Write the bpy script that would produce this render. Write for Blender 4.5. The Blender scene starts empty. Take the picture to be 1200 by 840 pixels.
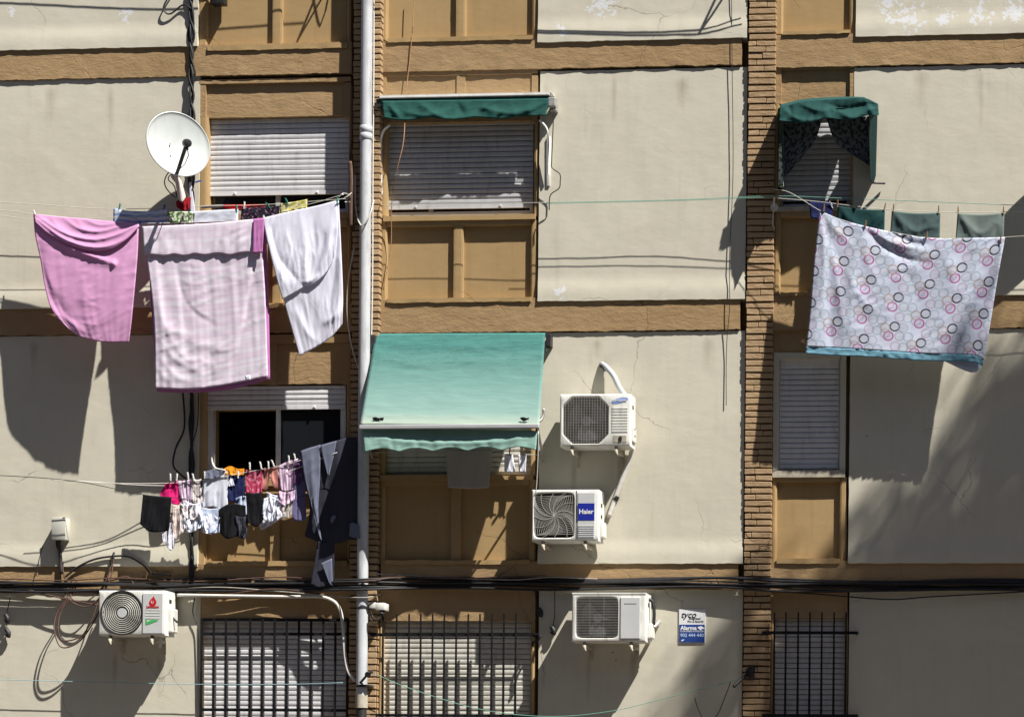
import bpy, bmesh, math, random
from math import sin, cos, pi, exp, sqrt, atan2, hypot
from mathutils import Vector, Matrix, noise
random.seed(7)
S = bpy.context.scene
COL = S.collection

# ------------------------------------------------------------------ camera
F, YAW, PITCH, ROLL, PPX, PPY = 2772.2152, -0.09514, -0.00938, 0.00977, 1020.345, 1003.06
CAM = Vector((12.0, -25.0, 1.6))
_w = Vector((sin(YAW)*cos(PITCH), cos(YAW)*cos(PITCH), sin(PITCH)))
_r0 = Vector((cos(YAW), -sin(YAW), 0)); _u0 = _r0.cross(_w)
CR = cos(ROLL)*_r0 + sin(ROLL)*_u0
CU = -sin(ROLL)*_r0 + cos(ROLL)*_u0
def P(x, y, d=0.0):
    """point at distance d in front of the facade plane that the survey of the photograph puts at (x, y)"""
    v = _w + CR*((x-PPX)/F) - CU*((y-PPY)/F)
    return CAM + v*((-d-CAM.y)/v.y)
cd = bpy.data.cameras.new('camera'); cam = bpy.data.objects.new('camera', cd); COL.objects.link(cam)
cd.sensor_fit = 'HORIZONTAL'; cd.sensor_width = 36; cd.lens = F/1200*36
cd.shift_x = (600-PPX)/1200; cd.shift_y = (PPY-420)/1200
cd.clip_start = .1; cd.clip_end = 2000
m3 = Matrix((CR, CU, -_w)).transposed()
cam.matrix_world = Matrix.Translation(CAM) @ m3.to_4x4()
S.camera = cam

# ------------------------------------------------------------------ light
SUNV = Vector((1.65, -1.0, 2.93)).normalized()
ld = bpy.data.lights.new('sun', 'SUN'); ld.energy = 5.0; ld.angle = math.radians(.53); ld.color = (1, .955, .88)
lo = bpy.data.objects.new('sun', ld); COL.objects.link(lo)
lo.rotation_euler = (-SUNV).to_track_quat('-Z', 'Y').to_euler(); lo.location = (20, -20, 40)
W = bpy.data.worlds.new("World"); S.world = W; W.use_nodes = True
nt = W.node_tree
sky = nt.nodes.new('ShaderNodeTexSky'); sky.sky_type = 'NISHITA'; sky.sun_disc = False
sky.dust_density = .6; sky.ozone_density = .3; sky.air_density = .45
sky.sun_elevation = math.asin(SUNV.z); sky.sun_rotation = atan2(SUNV.x, SUNV.y)
bg = nt.nodes['Background']; bg.inputs['Strength'].default_value = .05
nt.links.new(sky.outputs[0], bg.inputs[0])
S.view_settings.view_transform = 'Standard'; S.view_settings.look = 'None'
S.view_settings.exposure = .95; S.view_settings.gamma = 1

# ------------------------------------------------------------------ materials
class NB:
    def __init__(s, name):
        s.m = bpy.data.materials.new(name); s.m.use_nodes = True
        s.t = s.m.node_tree; s.b = s.t.nodes['Principled BSDF']; s.out = s.t.nodes['Material Output']
    def n(s, t, **k):
        x = s.t.nodes.new(t)
        for a, v in k.items():
            if a in x.inputs.keys(): x.inputs[a].default_value = v
            else: setattr(x, a, v)
        return x
    def l(s, a, b): s.t.links.new(a, b)
    def val(s, x):
        if isinstance(x, (int, float)):
            v = s.n('ShaderNodeValue'); v.outputs[0].default_value = x; return v.outputs[0]
        return x
    def math(s, op, a, b=None, c=None):
        x = s.n('ShaderNodeMath', operation=op)
        for i, q in enumerate((a, b, c)):
            if q is None: continue
            if isinstance(q, (int, float)): x.inputs[i].default_value = q
            else: s.l(q, x.inputs[i])
        return x.outputs[0]
    def mix(s, f, a, b, mode='MIX'):
        x = s.n('ShaderNodeMix', data_type='RGBA', blend_type=mode)
        for i, q in ((0, f), (6, a), (7, b)):
            if isinstance(q, (int, float)): x.inputs[i].default_value = q
            elif isinstance(q, tuple): x.inputs[i].default_value = (*q[:3], 1)
            else: s.l(q, x.inputs[i])
        return x.outputs[2]
    def ramp(s, f, a, b):
        x = s.n('ShaderNodeMapRange'); x.inputs[1].default_value = a; x.inputs[2].default_value = b
        s.l(f, x.inputs[0]); return x.outputs[0]
    def noise(s, vec, scale, detail=4, rough=.55, stretch=None):
        if stretch:
            mp = s.n('ShaderNodeMapping'); mp.inputs['Scale'].default_value = stretch; s.l(vec, mp.inputs[0]); vec = mp.outputs[0]
        x = s.n('ShaderNodeTexNoise'); x.inputs['Scale'].default_value = scale; x.inputs['Detail'].default_value = detail
        x.inputs['Roughness'].default_value = rough; s.l(vec, x.inputs['Vector']); return x.outputs[0]
    def pos(s): return s.n('ShaderNodeNewGeometry').outputs['Position']
    def objc(s): return s.n('ShaderNodeTexCoord').outputs['Object']
    def uv(s): return s.n('ShaderNodeTexCoord').outputs['UV']
    def col(s, c):
        if isinstance(c, tuple): s.b.inputs['Base Color'].default_value = (*c, 1)
        else: s.l(c, s.b.inputs['Base Color'])
    def bump(s, h, strength, dist=.01, prev=None):
        x = s.n('ShaderNodeBump'); x.inputs['Strength'].default_value = strength; x.inputs['Distance'].default_value = dist
        s.l(h, x.inputs['Height'])
        if prev is not None: s.l(prev, x.inputs['Normal'])
        return x.outputs[0]
    def fin(s, rough=.85, normal=None, metal=0, spec=.3, trans=0, tcol=None):
        s.b.inputs['Roughness'].default_value = rough; s.b.inputs['Metallic'].default_value = metal
        s.b.inputs['Specular IOR Level'].default_value = spec
        if normal is not None: s.l(normal, s.b.inputs['Normal'])
        if trans:
            t = s.n('ShaderNodeBsdfTranslucent'); mx = s.n('ShaderNodeMixShader'); mx.inputs[0].default_value = trans
            bc = s.b.inputs['Base Color']
            if bc.is_linked: s.l(bc.links[0].from_socket, t.inputs[0])
            else: t.inputs[0].default_value = bc.default_value
            s.l(s.b.outputs[0], mx.inputs[1]); s.l(t.outputs[0], mx.inputs[2]); s.l(mx.outputs[0], s.out.inputs[0])
        return s.m

def simple(name, c, rough=.6, var=.15, scale=12, bump=0, bscale=90, metal=0, spec=.35, dirt=0):
    s = NB(name); v = s.objc()
    n = s.noise(v, scale, 5)
    cc = s.mix(s.ramp(n, .3, .7), tuple(k*(1-var) for k in c), tuple(min(1, k*(1+var)) for k in c))
    if dirt:
        n2 = s.noise(v, 5, 6, .65, (3, 3, .6))
        cc = s.mix(s.math('MULTIPLY', s.ramp(n2, .5, .75), dirt), cc, (.10, .08, .06))
    s.col(cc)
    nm = s.bump(s.noise(v, bscale, 3), bump, .004) if bump else None
    return s.fin(rough, nm, metal, spec)

def cloth_mat(name, c, trans=.18, var=.08, c2=None, c2scale=25, c2th=(.5, .56), weave=.12, spec=.1):
    s = NB(name); v = s.uv()
    n = s.noise(v, 3, 4)
    cc = s.mix(n, tuple(k*(1-var) for k in c), tuple(min(1, k*(1+var)) for k in c))
    if c2:
        cc = s.mix(s.ramp(s.noise(v, c2scale, 2), *c2th), cc, c2)
    s.col(cc)
    nm = s.bump(s.noise(v, 260, 2), weave*.4, .001)
    nm = s.bump(s.noise(v, 14, 3, .5), .05, .01, nm)
    return s.fin(.92, nm, 0, spec, trans)

def stripes_mat(name, c1, c2, freq, axis=0, duty=.5, trans=.15, soft=.1, wob=.02):
    s = NB(name); v = s.uv()
    sp = s.n('ShaderNodeSeparateXYZ'); s.l(v, sp.inputs[0])
    k = sp.outputs[axis]
    k = s.math('ADD', k, s.math('MULTIPLY', s.noise(v, 6, 2), wob))
    fr = s.math('FRACT', s.math('MULTIPLY', k, freq))
    tri = s.math('ABSOLUTE', s.math('SUBTRACT', fr, .5))
    f = s.ramp(tri, duty/2-soft/2, duty/2+soft/2)
    s.col(s.mix(f, c1, c2))
    nm = s.bump(s.noise(v, 200, 2), .12, .002)
    return s.fin(.9, nm, 0, .1, trans)

# plaster -----------------------------------------------------------
PEEL = [(150, 17, .16), (707, 4, .3), (660, 38, .14), (1062, 22, .34), (1110, 20, .2), (1150, 18, .26), (1186, 12, .25), (15, 15, .12), (660, 342, .16), (1040, 6, .2)]
RUNS = [(673, 530, .05, .9), (727, 528, .06, .7), (692, 648, .04, .12), (690, 765, .05, .7), (742, 762, .06, .5), (135, 760, .05, .6), (187, 766, .06, .6), (640, 96, .12, .5), (800, 88, .1, .45), (720, 84, .05, .7), (60, 100, .1, .5), (130, 98, .06, .8), (1080, 80, .12, .5), (1150, 78, .05, .8), (700, 395, .08, .3), (830, 392, .1, .5), (40, 398, .08, .4), (1120, 392, .1, .4), (70, 640, .05, .3)]
def plaster(name, c, c_dark, bump=.35, peel=False, streak=.4, chips=False):
    s = NB(name); v = s.pos()
    big = s.noise(v, .9, 5, .6); mid = s.noise(v, 5, 6, .6)
    f = s.math('ADD', s.math('MULTIPLY', s.ramp(big, .3, .7), .6), s.math('MULTIPLY', s.ramp(mid, .3, .72), .4))
    cc = s.mix(f, c_dark, c)
    st = s.noise(v, 7, 5, .6, (1.6, 1, .16))
    cc = s.mix(s.math('MULTIPLY', s.ramp(st, .5, .8), streak), cc, tuple(k*.62 for k in c_dark))
    spk = s.noise(v, 38, 4, .7)
    cc = s.mix(s.math('MULTIPLY', s.ramp(spk, .66, .78), .35), cc, tuple(k*.4 for k in c_dark))
    # hairline cracks, drilled holes and run-off stains
    dis = s.n('ShaderNodeTexNoise'); dis.inputs['Scale'].default_value = 3; dis.inputs['Detail'].default_value = 5; s.l(v, dis.inputs['Vector'])
    vm = s.n('ShaderNodeVectorMath', operation='MULTIPLY_ADD'); s.l(dis.outputs['Color'], vm.inputs[0]); vm.inputs[1].default_value = (.28, .28, .28); s.l(v, vm.inputs[2])
    vo = s.n('ShaderNodeTexVoronoi', feature='DISTANCE_TO_EDGE'); vo.inputs['Scale'].default_value = .8; s.l(vm.outputs[0], vo.inputs['Vector'])
    ck = s.math('MULTIPLY', s.math('SUBTRACT', 1, s.ramp(vo.outputs['Distance'], .001, .0045)), s.ramp(s.noise(v, .8, 2), .5, .6))
    cc = s.mix(s.math('MULTIPLY', ck, .55), cc, tuple(k*.35 for k in c_dark))
    vd = s.n('ShaderNodeTexVoronoi'); vd.inputs['Scale'].default_value = 2.6; s.l(v, vd.inputs['Vector'])
    sc_ = s.n('ShaderNodeSeparateColor'); s.l(vd.outputs['Color'], sc_.inputs[0])
    hole = s.math('MULTIPLY', s.math('LESS_THAN', vd.outputs['Distance'], .028), s.math('GREATER_THAN', sc_.outputs[0], .72))
    cc = s.mix(s.math('MULTIPLY', hole, .75), cc, (.05, .04, .035))
    run = s.math('MULTIPLY', s.ramp(s.noise(v, 3.2, 4, .6, (2.6, 1, .22)), .56, .74), s.ramp(s.noise(v, 1.1, 2), .42, .62))
    cc = s.mix(s.math('MULTIPLY', run, .30), cc, tuple(k*.6 for k in c_dark))
    if peel:
        sp2 = s.n('ShaderNodeSeparateXYZ'); s.l(v, sp2.inputs[0]); rn = s.noise(v, 22, 4, .6, (1, 1, .15)); acc = None
        for x, y, w, hh in RUNS:
            q0 = P(x, y)
            gx = s.math('SUBTRACT', 1, s.math('ABSOLUTE', s.math('DIVIDE', s.math('SUBTRACT', sp2.outputs[0], q0.x), w)))
            gz = s.math('DIVIDE', s.math('SUBTRACT', q0.z, sp2.outputs[2]), hh)
            g_ = s.math('MULTIPLY', s.math('MAXIMUM', gx, 0), s.math('MULTIPLY', s.math('MAXIMUM', s.math('SUBTRACT', 1, gz), 0), s.ramp(gz, 0, .22)))
            acc = g_ if acc is None else s.math('MAXIMUM', acc, g_)
        cc = s.mix(s.math('MULTIPLY', s.ramp(s.math('ADD', acc, s.math('MULTIPLY', rn, .5)), .36, 1.15), .5), cc, (.22, .17, .12))
    pat = s.ramp(s.noise(v, .55, 3, .5, (1, 1, 1.6)), .55, .58)
    cc = s.mix(s.math('MULTIPLY', pat, .10), cc, tuple(min(1, k*1.25) for k in c))
    h = s.math('ADD', s.math('MULTIPLY', s.noise(v, 9, 5, .55, (.7, 1, 1.3)), .75), s.math('MULTIPLY', s.noise(v, 70, 4, .6), .12))
    h = s.math('SUBTRACT', h, s.math('MULTIPLY', ck, .6))
    if chips:
        cp = s.ramp(s.math('ADD', s.noise(v, 30, 5, .7), s.math('MULTIPLY', s.noise(v, 4, 3), .5)), .98, 1.02)
        cc = s.mix(s.math('MULTIPLY', cp, .5), cc, (.62, .50, .36))
        h = s.math('ADD', h, s.math('ADD', s.math('MULTIPLY', s.noise(v, 26, 5, .65, (.5, 1, 1.2)), .6), s.math('MULTIPLY', cp, -.3)))
    if peel:
        sp = s.n('ShaderNodeSeparateXYZ'); s.l(v, sp.inputs[0])
        msk = None
        for x, y, r in PEEL:
            p = P(x, y)
            dx = s.math('SUBTRACT', sp.outputs[0], p.x); dz = s.math('SUBTRACT', sp.outputs[2], p.z)
            q = s.math('ADD', s.math('MULTIPLY', dx, dx), s.math('MULTIPLY', dz, dz))
            q = s.math('SUBTRACT', 1.0, s.math('DIVIDE', q, r*r))
            msk = q if msk is None else s.math('MAXIMUM', msk, q)
        msk = s.math('MAXIMUM', msk, 0)
        pn = s.noise(v, 17, 5, .6)
        pf = s.ramp(s.math('ADD', s.math('MULTIPLY', msk, .38), pn), .84, .86)
        cc = s.mix(pf, cc, (.66, .67, .69))
        h = s.math('SUBTRACT', h, s.math('MULTIPLY', pf, .5))
    s.col(cc)
    return s.fin(.95, s.bump(h, bump, .02), 0, .12)

MC = plaster('cream_plaster', (.61, .58, .48), (.54, .51, .42), .12, True, .13)
MO = plaster('ochre_plaster', (.395, .27, .145), (.31, .208, .11), .42, False, .2, True)
MOS = plaster('smooth_ochre_render', (.41, .285, .142), (.35, .238, .115), .12, False, .2)
MBR = plaster('painted_ochre_brick', (.47, .335, .20), (.33, .225, .13), .5, False, .3, True)
MMORT = simple('mortar', (.14, .09, .05), .95, .3, 20, .3)
MWH = simple('white_painted_metal', (.72, .72, .70), .45, .06, 6, .05, 40, 0, .4, .3)
MSHW = simple('white_shutter_plastic', (.68, .68, .70), .5, .05, 4, 0, 60, 0, .4, .25)
MSHG = simple('shade_greyed_shutter_plastic', (.50, .51, .53), .5, .08, 4, 0, 60, 0, .4, .3)  # white shutter plastic, greyed in its colour to imitate shade
MSHC = simple('cream_shutter_plastic', (.60, .585, .53), .5, .08, 4, 0, 60, 0, .4, .35)
MALU = simple('aluminium_frame', (.55, .56, .58), .4, .06, 8, 0, 60, .3, .5)
MSTONE = simple('concrete_sill', (.42, .38, .31), .95, .2, 14, .4, 60, 0, .15)
MGL = simple('window_glass', (.012, .014, .017), .06, .1, 3, 0, 60, 0, .6)
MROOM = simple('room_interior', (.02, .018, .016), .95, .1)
MIRON = simple('black_iron', (.012, .012, .014), .55, .3, 30, .2, 80, .4, .4)
MPIPE = simple('white_pvc_pipe', (.50, .52, .55), .5, .08, 5, .05, 20, 0, .35, .45)
MBLK = simple('black_cable_sheath', (.018, .018, .02), .55, .3, 20, 0, 60, 0, .4)
MBRN = simple('brown_cable_sheath', (.10, .055, .04), .6, .3, 20)
MGRYC = simple('grey_cable_sheath', (.30, .28, .25), .6, .2, 20)
MWHC = simple('white_cable_sheath', (.62, .60, .56), .6, .12, 20)
MGRNL = simple('green_line', (.16, .36, .29), .6, .1, 20)
MBLUL = simple('blue_line', (.25, .42, .48), .6, .1, 20)
MWHL = simple('pale_line', (.55, .54, .48), .6, .1, 20)
MAC = simple('air_conditioner_enamel', (.70, .70, .655), .45, .06, 4, .03, 20, 0, .4, .45)
MACG = simple('air_conditioner_grey_plastic', (.55, .565, .57), .45, .05, 6, 0, 60, 0, .4)
MACD = simple('air_conditioner_interior', (.045, .043, .05), .7, .4, 5)
MFAN = simple('fan_plastic', (.10, .10, .11), .5, .2)
MWIRE = simple('grille_wire', (.50, .49, .45), .5, .1, 10, 0, 60, .2)
MDISH = simple('dish_enamel', (.50, .53, .53), .42, .04, 4, .02, 12, 0, .4, .12)
MDKM = simple('dark_metal', (.05, .048, .05), .5, .3, 20, .1, 60, .5)
MGALV = simple('galvanised_steel', (.42, .41, .40), .5, .2, 20, .1, 60, .5)
MBOX = simple('grey_plastic_box', (.50, .50, .45), .55, .06, 8)
MPEGW = simple('white_plastic_peg', (.78, .78, .76), .5, .05)
MPEGB = simple('wooden_peg', (.36, .21, .11), .8, .2)
MPEGG = simple('green_plastic_peg', (.05, .26, .20), .5, .1)
MPEGN = simple('blue_plastic_peg', (.06, .10, .40), .5, .1)
MHB = simple('deep_blue_label', (.012, .025, .30), .5, .03, 4)
MSB = simple('light_blue_emblem', (.22, .33, .70), .5, .03, 4)
MWT = simple('white_print', (.80, .80, .80), .6, .02, 4)
MRD = simple('red_print', (.55, .015, .02), .6, .05, 4)
MGR = simple('green_print', (.07, .42, .12), .6, .05, 4)
MBK = simple('black_print', (.02, .02, .03), .6, .05, 4)
MSGB = simple('sign_blue', (.015, .055, .26), .55, .05, 4)
MSGW = simple('sign_white', (.72, .73, .76), .55, .03, 4)
MSGP = simple('pale_blue_print', (.45, .58, .80), .6, .03, 4)
MASPH = simple('street_asphalt', (.05, .049, .047), .9, .2, 1.5, .3, 80)
MPAVE = simple('pavement_tiles', (.085, .065, .05), .9, .15, 2, .3, 60)
MLEAF = simple('tree_leaves', (.06, .10, .03), .6, .4, 2)
MBARK = simple('tree_bark', (.12, .09, .065), .95, .3, 8, .6, 20)

# ------------------------------------------------------------------ mesh helpers
def obj(name, bm, mat, parent=None, smooth=None):
    me = bpy.data.meshes.new(name)
    bmesh.ops.recalc_face_normals(bm, faces=bm.faces)
    bm.to_mesh(me); bm.free()
    for m in (mat if isinstance(mat, (list, tuple)) else [mat]): me.materials.append(m)
    if smooth:
        me.polygons.foreach_set('use_smooth', [True]*len(me.polygons))
        if smooth < 180: me.set_sharp_from_angle(angle=math.radians(smooth))
    o = bpy.data.objects.new(name, me); COL.objects.link(o)
    if parent:
        o.parent = parent
        o.matrix_parent_inverse = Matrix.Translation(-parent.location)
    return o
def tag(o, label, cat, group=None):
    o['label'] = label; o['category'] = cat
    if group: o['group'] = group
    return o
def thing(name, label, cat, loc, group=None):
    o = bpy.data.objects.new(name, None); COL.objects.link(o); o.location = loc; o.empty_display_size = .1
    return tag(o, label, cat, group)

def box(bm, X0, X1, Y0, Y1, Z0, Z1, bev=0):
    vs = [bm.verts.new((x, y, z)) for z in (Z0, Z1) for y in (Y0, Y1) for x in (X0, X1)]
    for f in ((0, 2, 3, 1), (4, 5, 7, 6), (0, 1, 5, 4), (2, 6, 7, 3), (0, 4, 6, 2), (1, 3, 7, 5)):
        bm.faces.new([vs[i] for i in f])
    if bev:
        es = list({e for v in vs for e in v.link_edges})
        bmesh.ops.bevel(bm, geom=es, offset=bev, segments=2, affect='EDGES', profile=.5)
def rect(x0, y0, x1, y1, d):
    a = P((x0+x1)/2, y0, d); b = P((x0+x1)/2, y1, d)
    l = P(x0, (y0+y1)/2, d); r = P(x1, (y0+y1)/2, d)
    return l.x, r.x, b.z, a.z        # X0 X1 Z0 Z1
def pbox(bm, x0, y0, x1, y1, d0, d1, bev=0):
    X0, X1, Z0, Z1 = rect(x0, y0, x1, y1, d1); box(bm, X0, X1, -d1, -d0, Z0, Z1, bev)
def nz(x, y, z=0): return noise.noise(Vector((x, y, z)))
def rslab(bm, x0, y0, x1, y1, db, df, cell=.06, amp=.003, edge=.004, seed=0, world=None, rnd=0):
    """plastered slab with an uneven face and uneven top/bottom arrises"""
    dm = df(1) if callable(df) else df
    X0, X1, Z0, Z1 = world or rect(x0, y0, x1, y1, dm)
    nx = max(2, int((X1-X0)/cell)); nz_ = max(2, int((Z1-Z0)/cell))
    g = []
    for j in range(nz_+1):
        row = []
        for i in range(nx+1):
            u = i/nx; t = j/nz_
            X = X0+(X1-X0)*u; Z = Z1+(Z0-Z1)*t
            d = df(t) if callable(df) else df
            d += amp*.6*(nz(X*2.1, Z*2.1, seed)+.7*nz(X*6, Z*6, seed+5)+.4*nz(X*17, Z*17, seed+9))
            if j == 0: Z += edge*(nz(X*5, seed, 1)+.8*nz(X*19, seed, 2))
            if j == nz_: Z += edge*(nz(X*5, seed, 3)+.8*nz(X*19, seed, 4)); d += edge*.6*nz(X*6, seed, 7)
            if i == nx: d -= rnd
            if i == 0: d -= rnd*.6
            if i == 0 or i == nx: X += edge*.5*nz(Z*7, seed, 5+i)
            row.append(bm.verts.new((X, -d, Z)))
        g.append(row)
    for j in range(nz_):
        for i in range(nx): bm.faces.new((g[j][i], g[j+1][i], g[j+1][i+1], g[j][i+1]))
    ring = g[0] + [r[-1] for r in g[1:]] + g[-1][-2::-1] + [r[0] for r in g[-2:0:-1]]
    back = [bm.verts.new((v.co.x, -db, v.co.z)) for v in ring]
    n = len(ring)
    for i in range(n): bm.faces.new((ring[i], ring[(i+1) % n], back[(i+1) % n], back[i]))
def frames(pts):
    T = []
    for i in range(len(pts)):
        a = pts[max(0, i-1)]; b = pts[min(len(pts)-1, i+1)]
        t = (b-a); T.append(t.normalized() if t.length > 1e-9 else Vector((0, 0, 1)))
    n = T[0].orthogonal().normalized(); N = []
    for t in T:
        n = (n - t*n.dot(t)); n = n.normalized() if n.length > 1e-6 else t.orthogonal().normalized()
        N.append(n)
    return T, N
def tube(bm, pts, r, seg=8, cap=True):
    pts = [Vector(p) for p in pts]; T, N = frames(pts); rings = []
    for k, p in enumerate(pts):
        rr = r[k] if isinstance(r, (list, tuple)) else r
        b = T[k].cross(N[k])
        rings.append([bm.verts.new(p+N[k]*rr*cos(2*pi*i/seg)+b*rr*sin(2*pi*i/seg)) for i in range(seg)])
    for a, b in zip(rings, rings[1:]):
        for i in range(seg): bm.faces.new((a[i], a[(i+1) % seg], b[(i+1) % seg], b[i]))
    if cap: bm.faces.new(rings[0][::-1]); bm.faces.new(rings[-1])
def cr(pts, n):
    """Catmull-Rom resample of tuples to n+1 points"""
    pts = [tuple(map(float, p)) for p in pts]
    if len(pts) == 2: return [tuple(a+(b-a)*i/n for a, b in zip(*pts)) for i in range(n+1)]
    q = [tuple(2*a-b for a, b in zip(pts[0], pts[1]))]+pts+[tuple(2*a-b for a, b in zip(pts[-1], pts[-2]))]
    dense = []
    for i in range(1, len(q)-2):
        for k in range(16):
            t = k/16
            dense.append(tuple(.5*((2*b)+(c-a)*t+(2*a-5*b+4*c-e)*t*t+(3*b-a-3*c+e)*t**3) for a, b, c, e in zip(q[i-1], q[i], q[i+1], q[i+2])))
    dense.append(q[-2])
    L = [0]
    for a, b in zip(dense, dense[1:]): L.append(L[-1]+hypot(a[0]-b[0], a[1]-b[1]))
    out = []; j = 0
    for i in range(n+1):
        s = L[-1]*i/n
        while j < len(L)-2 and L[j+1] < s: j += 1
        t = (s-L[j])/max(1e-9, L[j+1]-L[j])
        out.append(tuple(a+(b-a)*t for a, b in zip(dense[j], dense[j+1])))
    return out
def line(name, pts, r, mat, n=None, parent=None, seg=6):
    """pts: (x, y, d) survey points"""
    q = cr(pts, n or max(8, 6*len(pts)))
    bm = bmesh.new(); tube(bm, [P(*p) for p in q], r, seg)
    return obj(name, bm, mat, parent, 180)
def ctube(bm, pts, r, n=24, seg=8): tube(bm, [P(*p) for p in cr(pts, n)], r, seg)
def segd(p, a, b):
    ax, ay = a; bx, by = b; dx, dy = bx-ax, by-ay; L = dx*dx+dy*dy
    t = 0 if L == 0 else max(0, min(1, ((p[0]-ax)*dx+(p[1]-ay)*dy)/L))
    return hypot(p[0]-ax-t*dx, p[1]-ay-t*dy), t
def cloth(name, top, bot, mat, d, left=None, right=None, folds=(), nu=30, nv=30, rip=.008, rf=9, wr=.004, wa=(1, 1), seed=0, parent=None, thick=.003, uvs=None, sag=0, smooth_edges=True):
    """hanging cloth from four boundary curves; folds: (path, amplitude m, width px)"""
    T = cr(top, nu); B = cr(bot, nu); Lf = cr(left or [top[0], bot[0]], nv); Rt = cr(right or [top[-1], bot[-1]], nv)
    if not callable(d):
        if isinstance(d, (int, float)): d = (d, d, d, d)
        c = d; d = lambda u, v: (c[0]*(1-u)+c[1]*u)*(1-v)+(c[2]*(1-u)+c[3]*u)*v
    W_ = hypot(top[0][0]-top[-1][0], top[0][1]-top[-1][1])/108; H_ = hypot(Lf[0][0]-Lf[-1][0], Lf[0][1]-Lf[-1][1])/108
    bm = bmesh.new(); uvl = bm.loops.layers.uv.new('UVMap'); g = []; UV = {}
    FP = []
    for path, amp, wd in folds: FP.append((cr(path, 12), amp, wd))
    for j in range(nv+1):
        v = j/nv; row = []
        for i in range(nu+1):
            u = i/nu
            x = (1-v)*T[i][0]+v*B[i][0]+(1-u)*Lf[j][0]+u*Rt[j][0]-((1-u)*(1-v)*T[0][0]+u*(1-v)*T[-1][0]+(1-u)*v*B[0][0]+u*v*B[-1][0])
            y = (1-v)*T[i][1]+v*B[i][1]+(1-u)*Lf[j][1]+u*Rt[j][1]-((1-u)*(1-v)*T[0][1]+u*(1-v)*T[-1][1]+(1-u)*v*B[0][1]+u*v*B[-1][1])
            dd = d(u, v)
            dd += rip*(.25+.75*v)*(nz(u*W_*rf+seed*3.1, v*1.3, seed)+.5*nz(u*W_*rf*2.3+seed, v*2.2, seed+3))
            a = (u*W_*wa[0]+v*H_*wa[1]); b = (u*W_*wa[1]-v*H_*wa[0])
            rg = (1-abs(nz(a*9+.8*nz(b*3, a*2, seed), b*2.2, seed+11)))**5+.6*(1-abs(nz(a*19, b*4+.7, seed+17)))**5
            dd += wr*(2.2*rg*(.35+nz(u*W_*2.5, v*H_*2.5, seed+31)+.25)+.5*nz(u*W_*7, v*H_*7, seed+23))
            for path, amp, wd in FP:
                best = 1e9; bt = 0
                for k in range(12):
                    q, t = segd((x, y), path[k], path[k+1])
                    if q < best: best = q; bt = (k+t)/12
                if best < 3*wd: dd += amp*exp(-(best/wd)**1.35)*sin(pi*min(1, max(0, bt*.94+.03)))**.6
            vv = bm.verts.new(P(x, y, dd)); row.append(vv); UV[vv] = uvs(u, v) if uvs else (u*W_, -v*H_)
        g.append(row)
    for j in range(nv):
        for i in range(nu):
            f = bm.faces.new((g[j][i], g[j+1][i], g[j+1][i+1], g[j][i+1]))
            for lp in f.loops: lp[uvl].uv = UV[lp.vert]
    o = obj(name, bm, mat, parent, 180)
    md = o.modifiers.new('thickness', 'SOLIDIFY'); md.thickness = thick; md.offset = -1
    return o
def text(s, X, Y, Z, size, mat, parent, bold=0, shear=0, width=None, name='lettering'):
    cu = bpy.data.curves.new(name, 'FONT'); cu.body = s; cu.size = size; cu.align_x = 'CENTER'; cu.align_y = 'CENTER'
    cu.extrude = .0008; cu.offset = bold; cu.shear = shear; cu.resolution_u = 3
    o = bpy.data.objects.new(name, cu)
    COL.objects.link(o); bpy.context.view_layer.update()
    w = o.dimensions.x
    me = bpy.data.meshes.new_from_object(o.evaluated_get(bpy.context.evaluated_depsgraph_get())); COL.objects.unlink(o); bpy.data.objects.remove(o)
    me.materials.clear(); me.materials.append(mat)
    k = (width/w) if width and w > 0 else 1
    for v in me.vertices:
        x, y, z = v.co; v.co = (X+x*k, Y-z, Z+y*(k if width else 1))
    o = bpy.data.objects.new(name, me); COL.objects.link(o); o.parent = parent; o.matrix_parent_inverse = Matrix.Translation(-parent.location)
    return o

# ------------------------------------------------------------------ ground
def struct(o): o['kind'] = 'structure'; return o
bm = bmesh.new(); box(bm, -200, 200, -200, -4.0, -.2, -.13); struct(obj('street', bm, MASPH))
bm = bmesh.new(); box(bm, -200, 200, -3.85, .3, -.2, 0); struct(obj('pavement', bm, MPAVE))
bm = bmesh.new(); box(bm, -200, 200, -4.0, -3.853, -.2, .002, .01); struct(obj('kerb', bm, MSTONE))

# unseen block behind the photographer, added across the street to cut sky light
OPP = thing('apartment_building', 'unseen brown brick apartment building added across the street to block sky light', 'building', (10, -33, 0))
bm = bmesh.new(); box(bm, -60, 80, -48, -33, 0, 23); obj('wall', bm, simple('dark_brick', (.10, .065, .045), .9, .2, 3, .3, 30), OPP)
for i in range(24):
    for j in range(7):
        bm = bmesh.new(); box(bm, -36+i*4, -34.6+i*4, -32.99, -32.95, 1.2+j*3, 2.6+j*3); obj('window', bm, MGL, OPP)
bm = bmesh.new(); box(bm, -60.3, 80.3, -48.3, -32.7, 23, 23.4); obj('roof', bm, MSTONE, OPP)
# ------------------------------------------------------------------ building
BLD = thing('apartment_building', 'cream plastered apartment building facade with ochre bands, ochre window columns and brick pilasters', 'building', (5.6, 0, 0))
XL, XR = -160, 1420          # survey px limits the facade runs to
CORE0 = -.30; CORE1 = -.165
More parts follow.
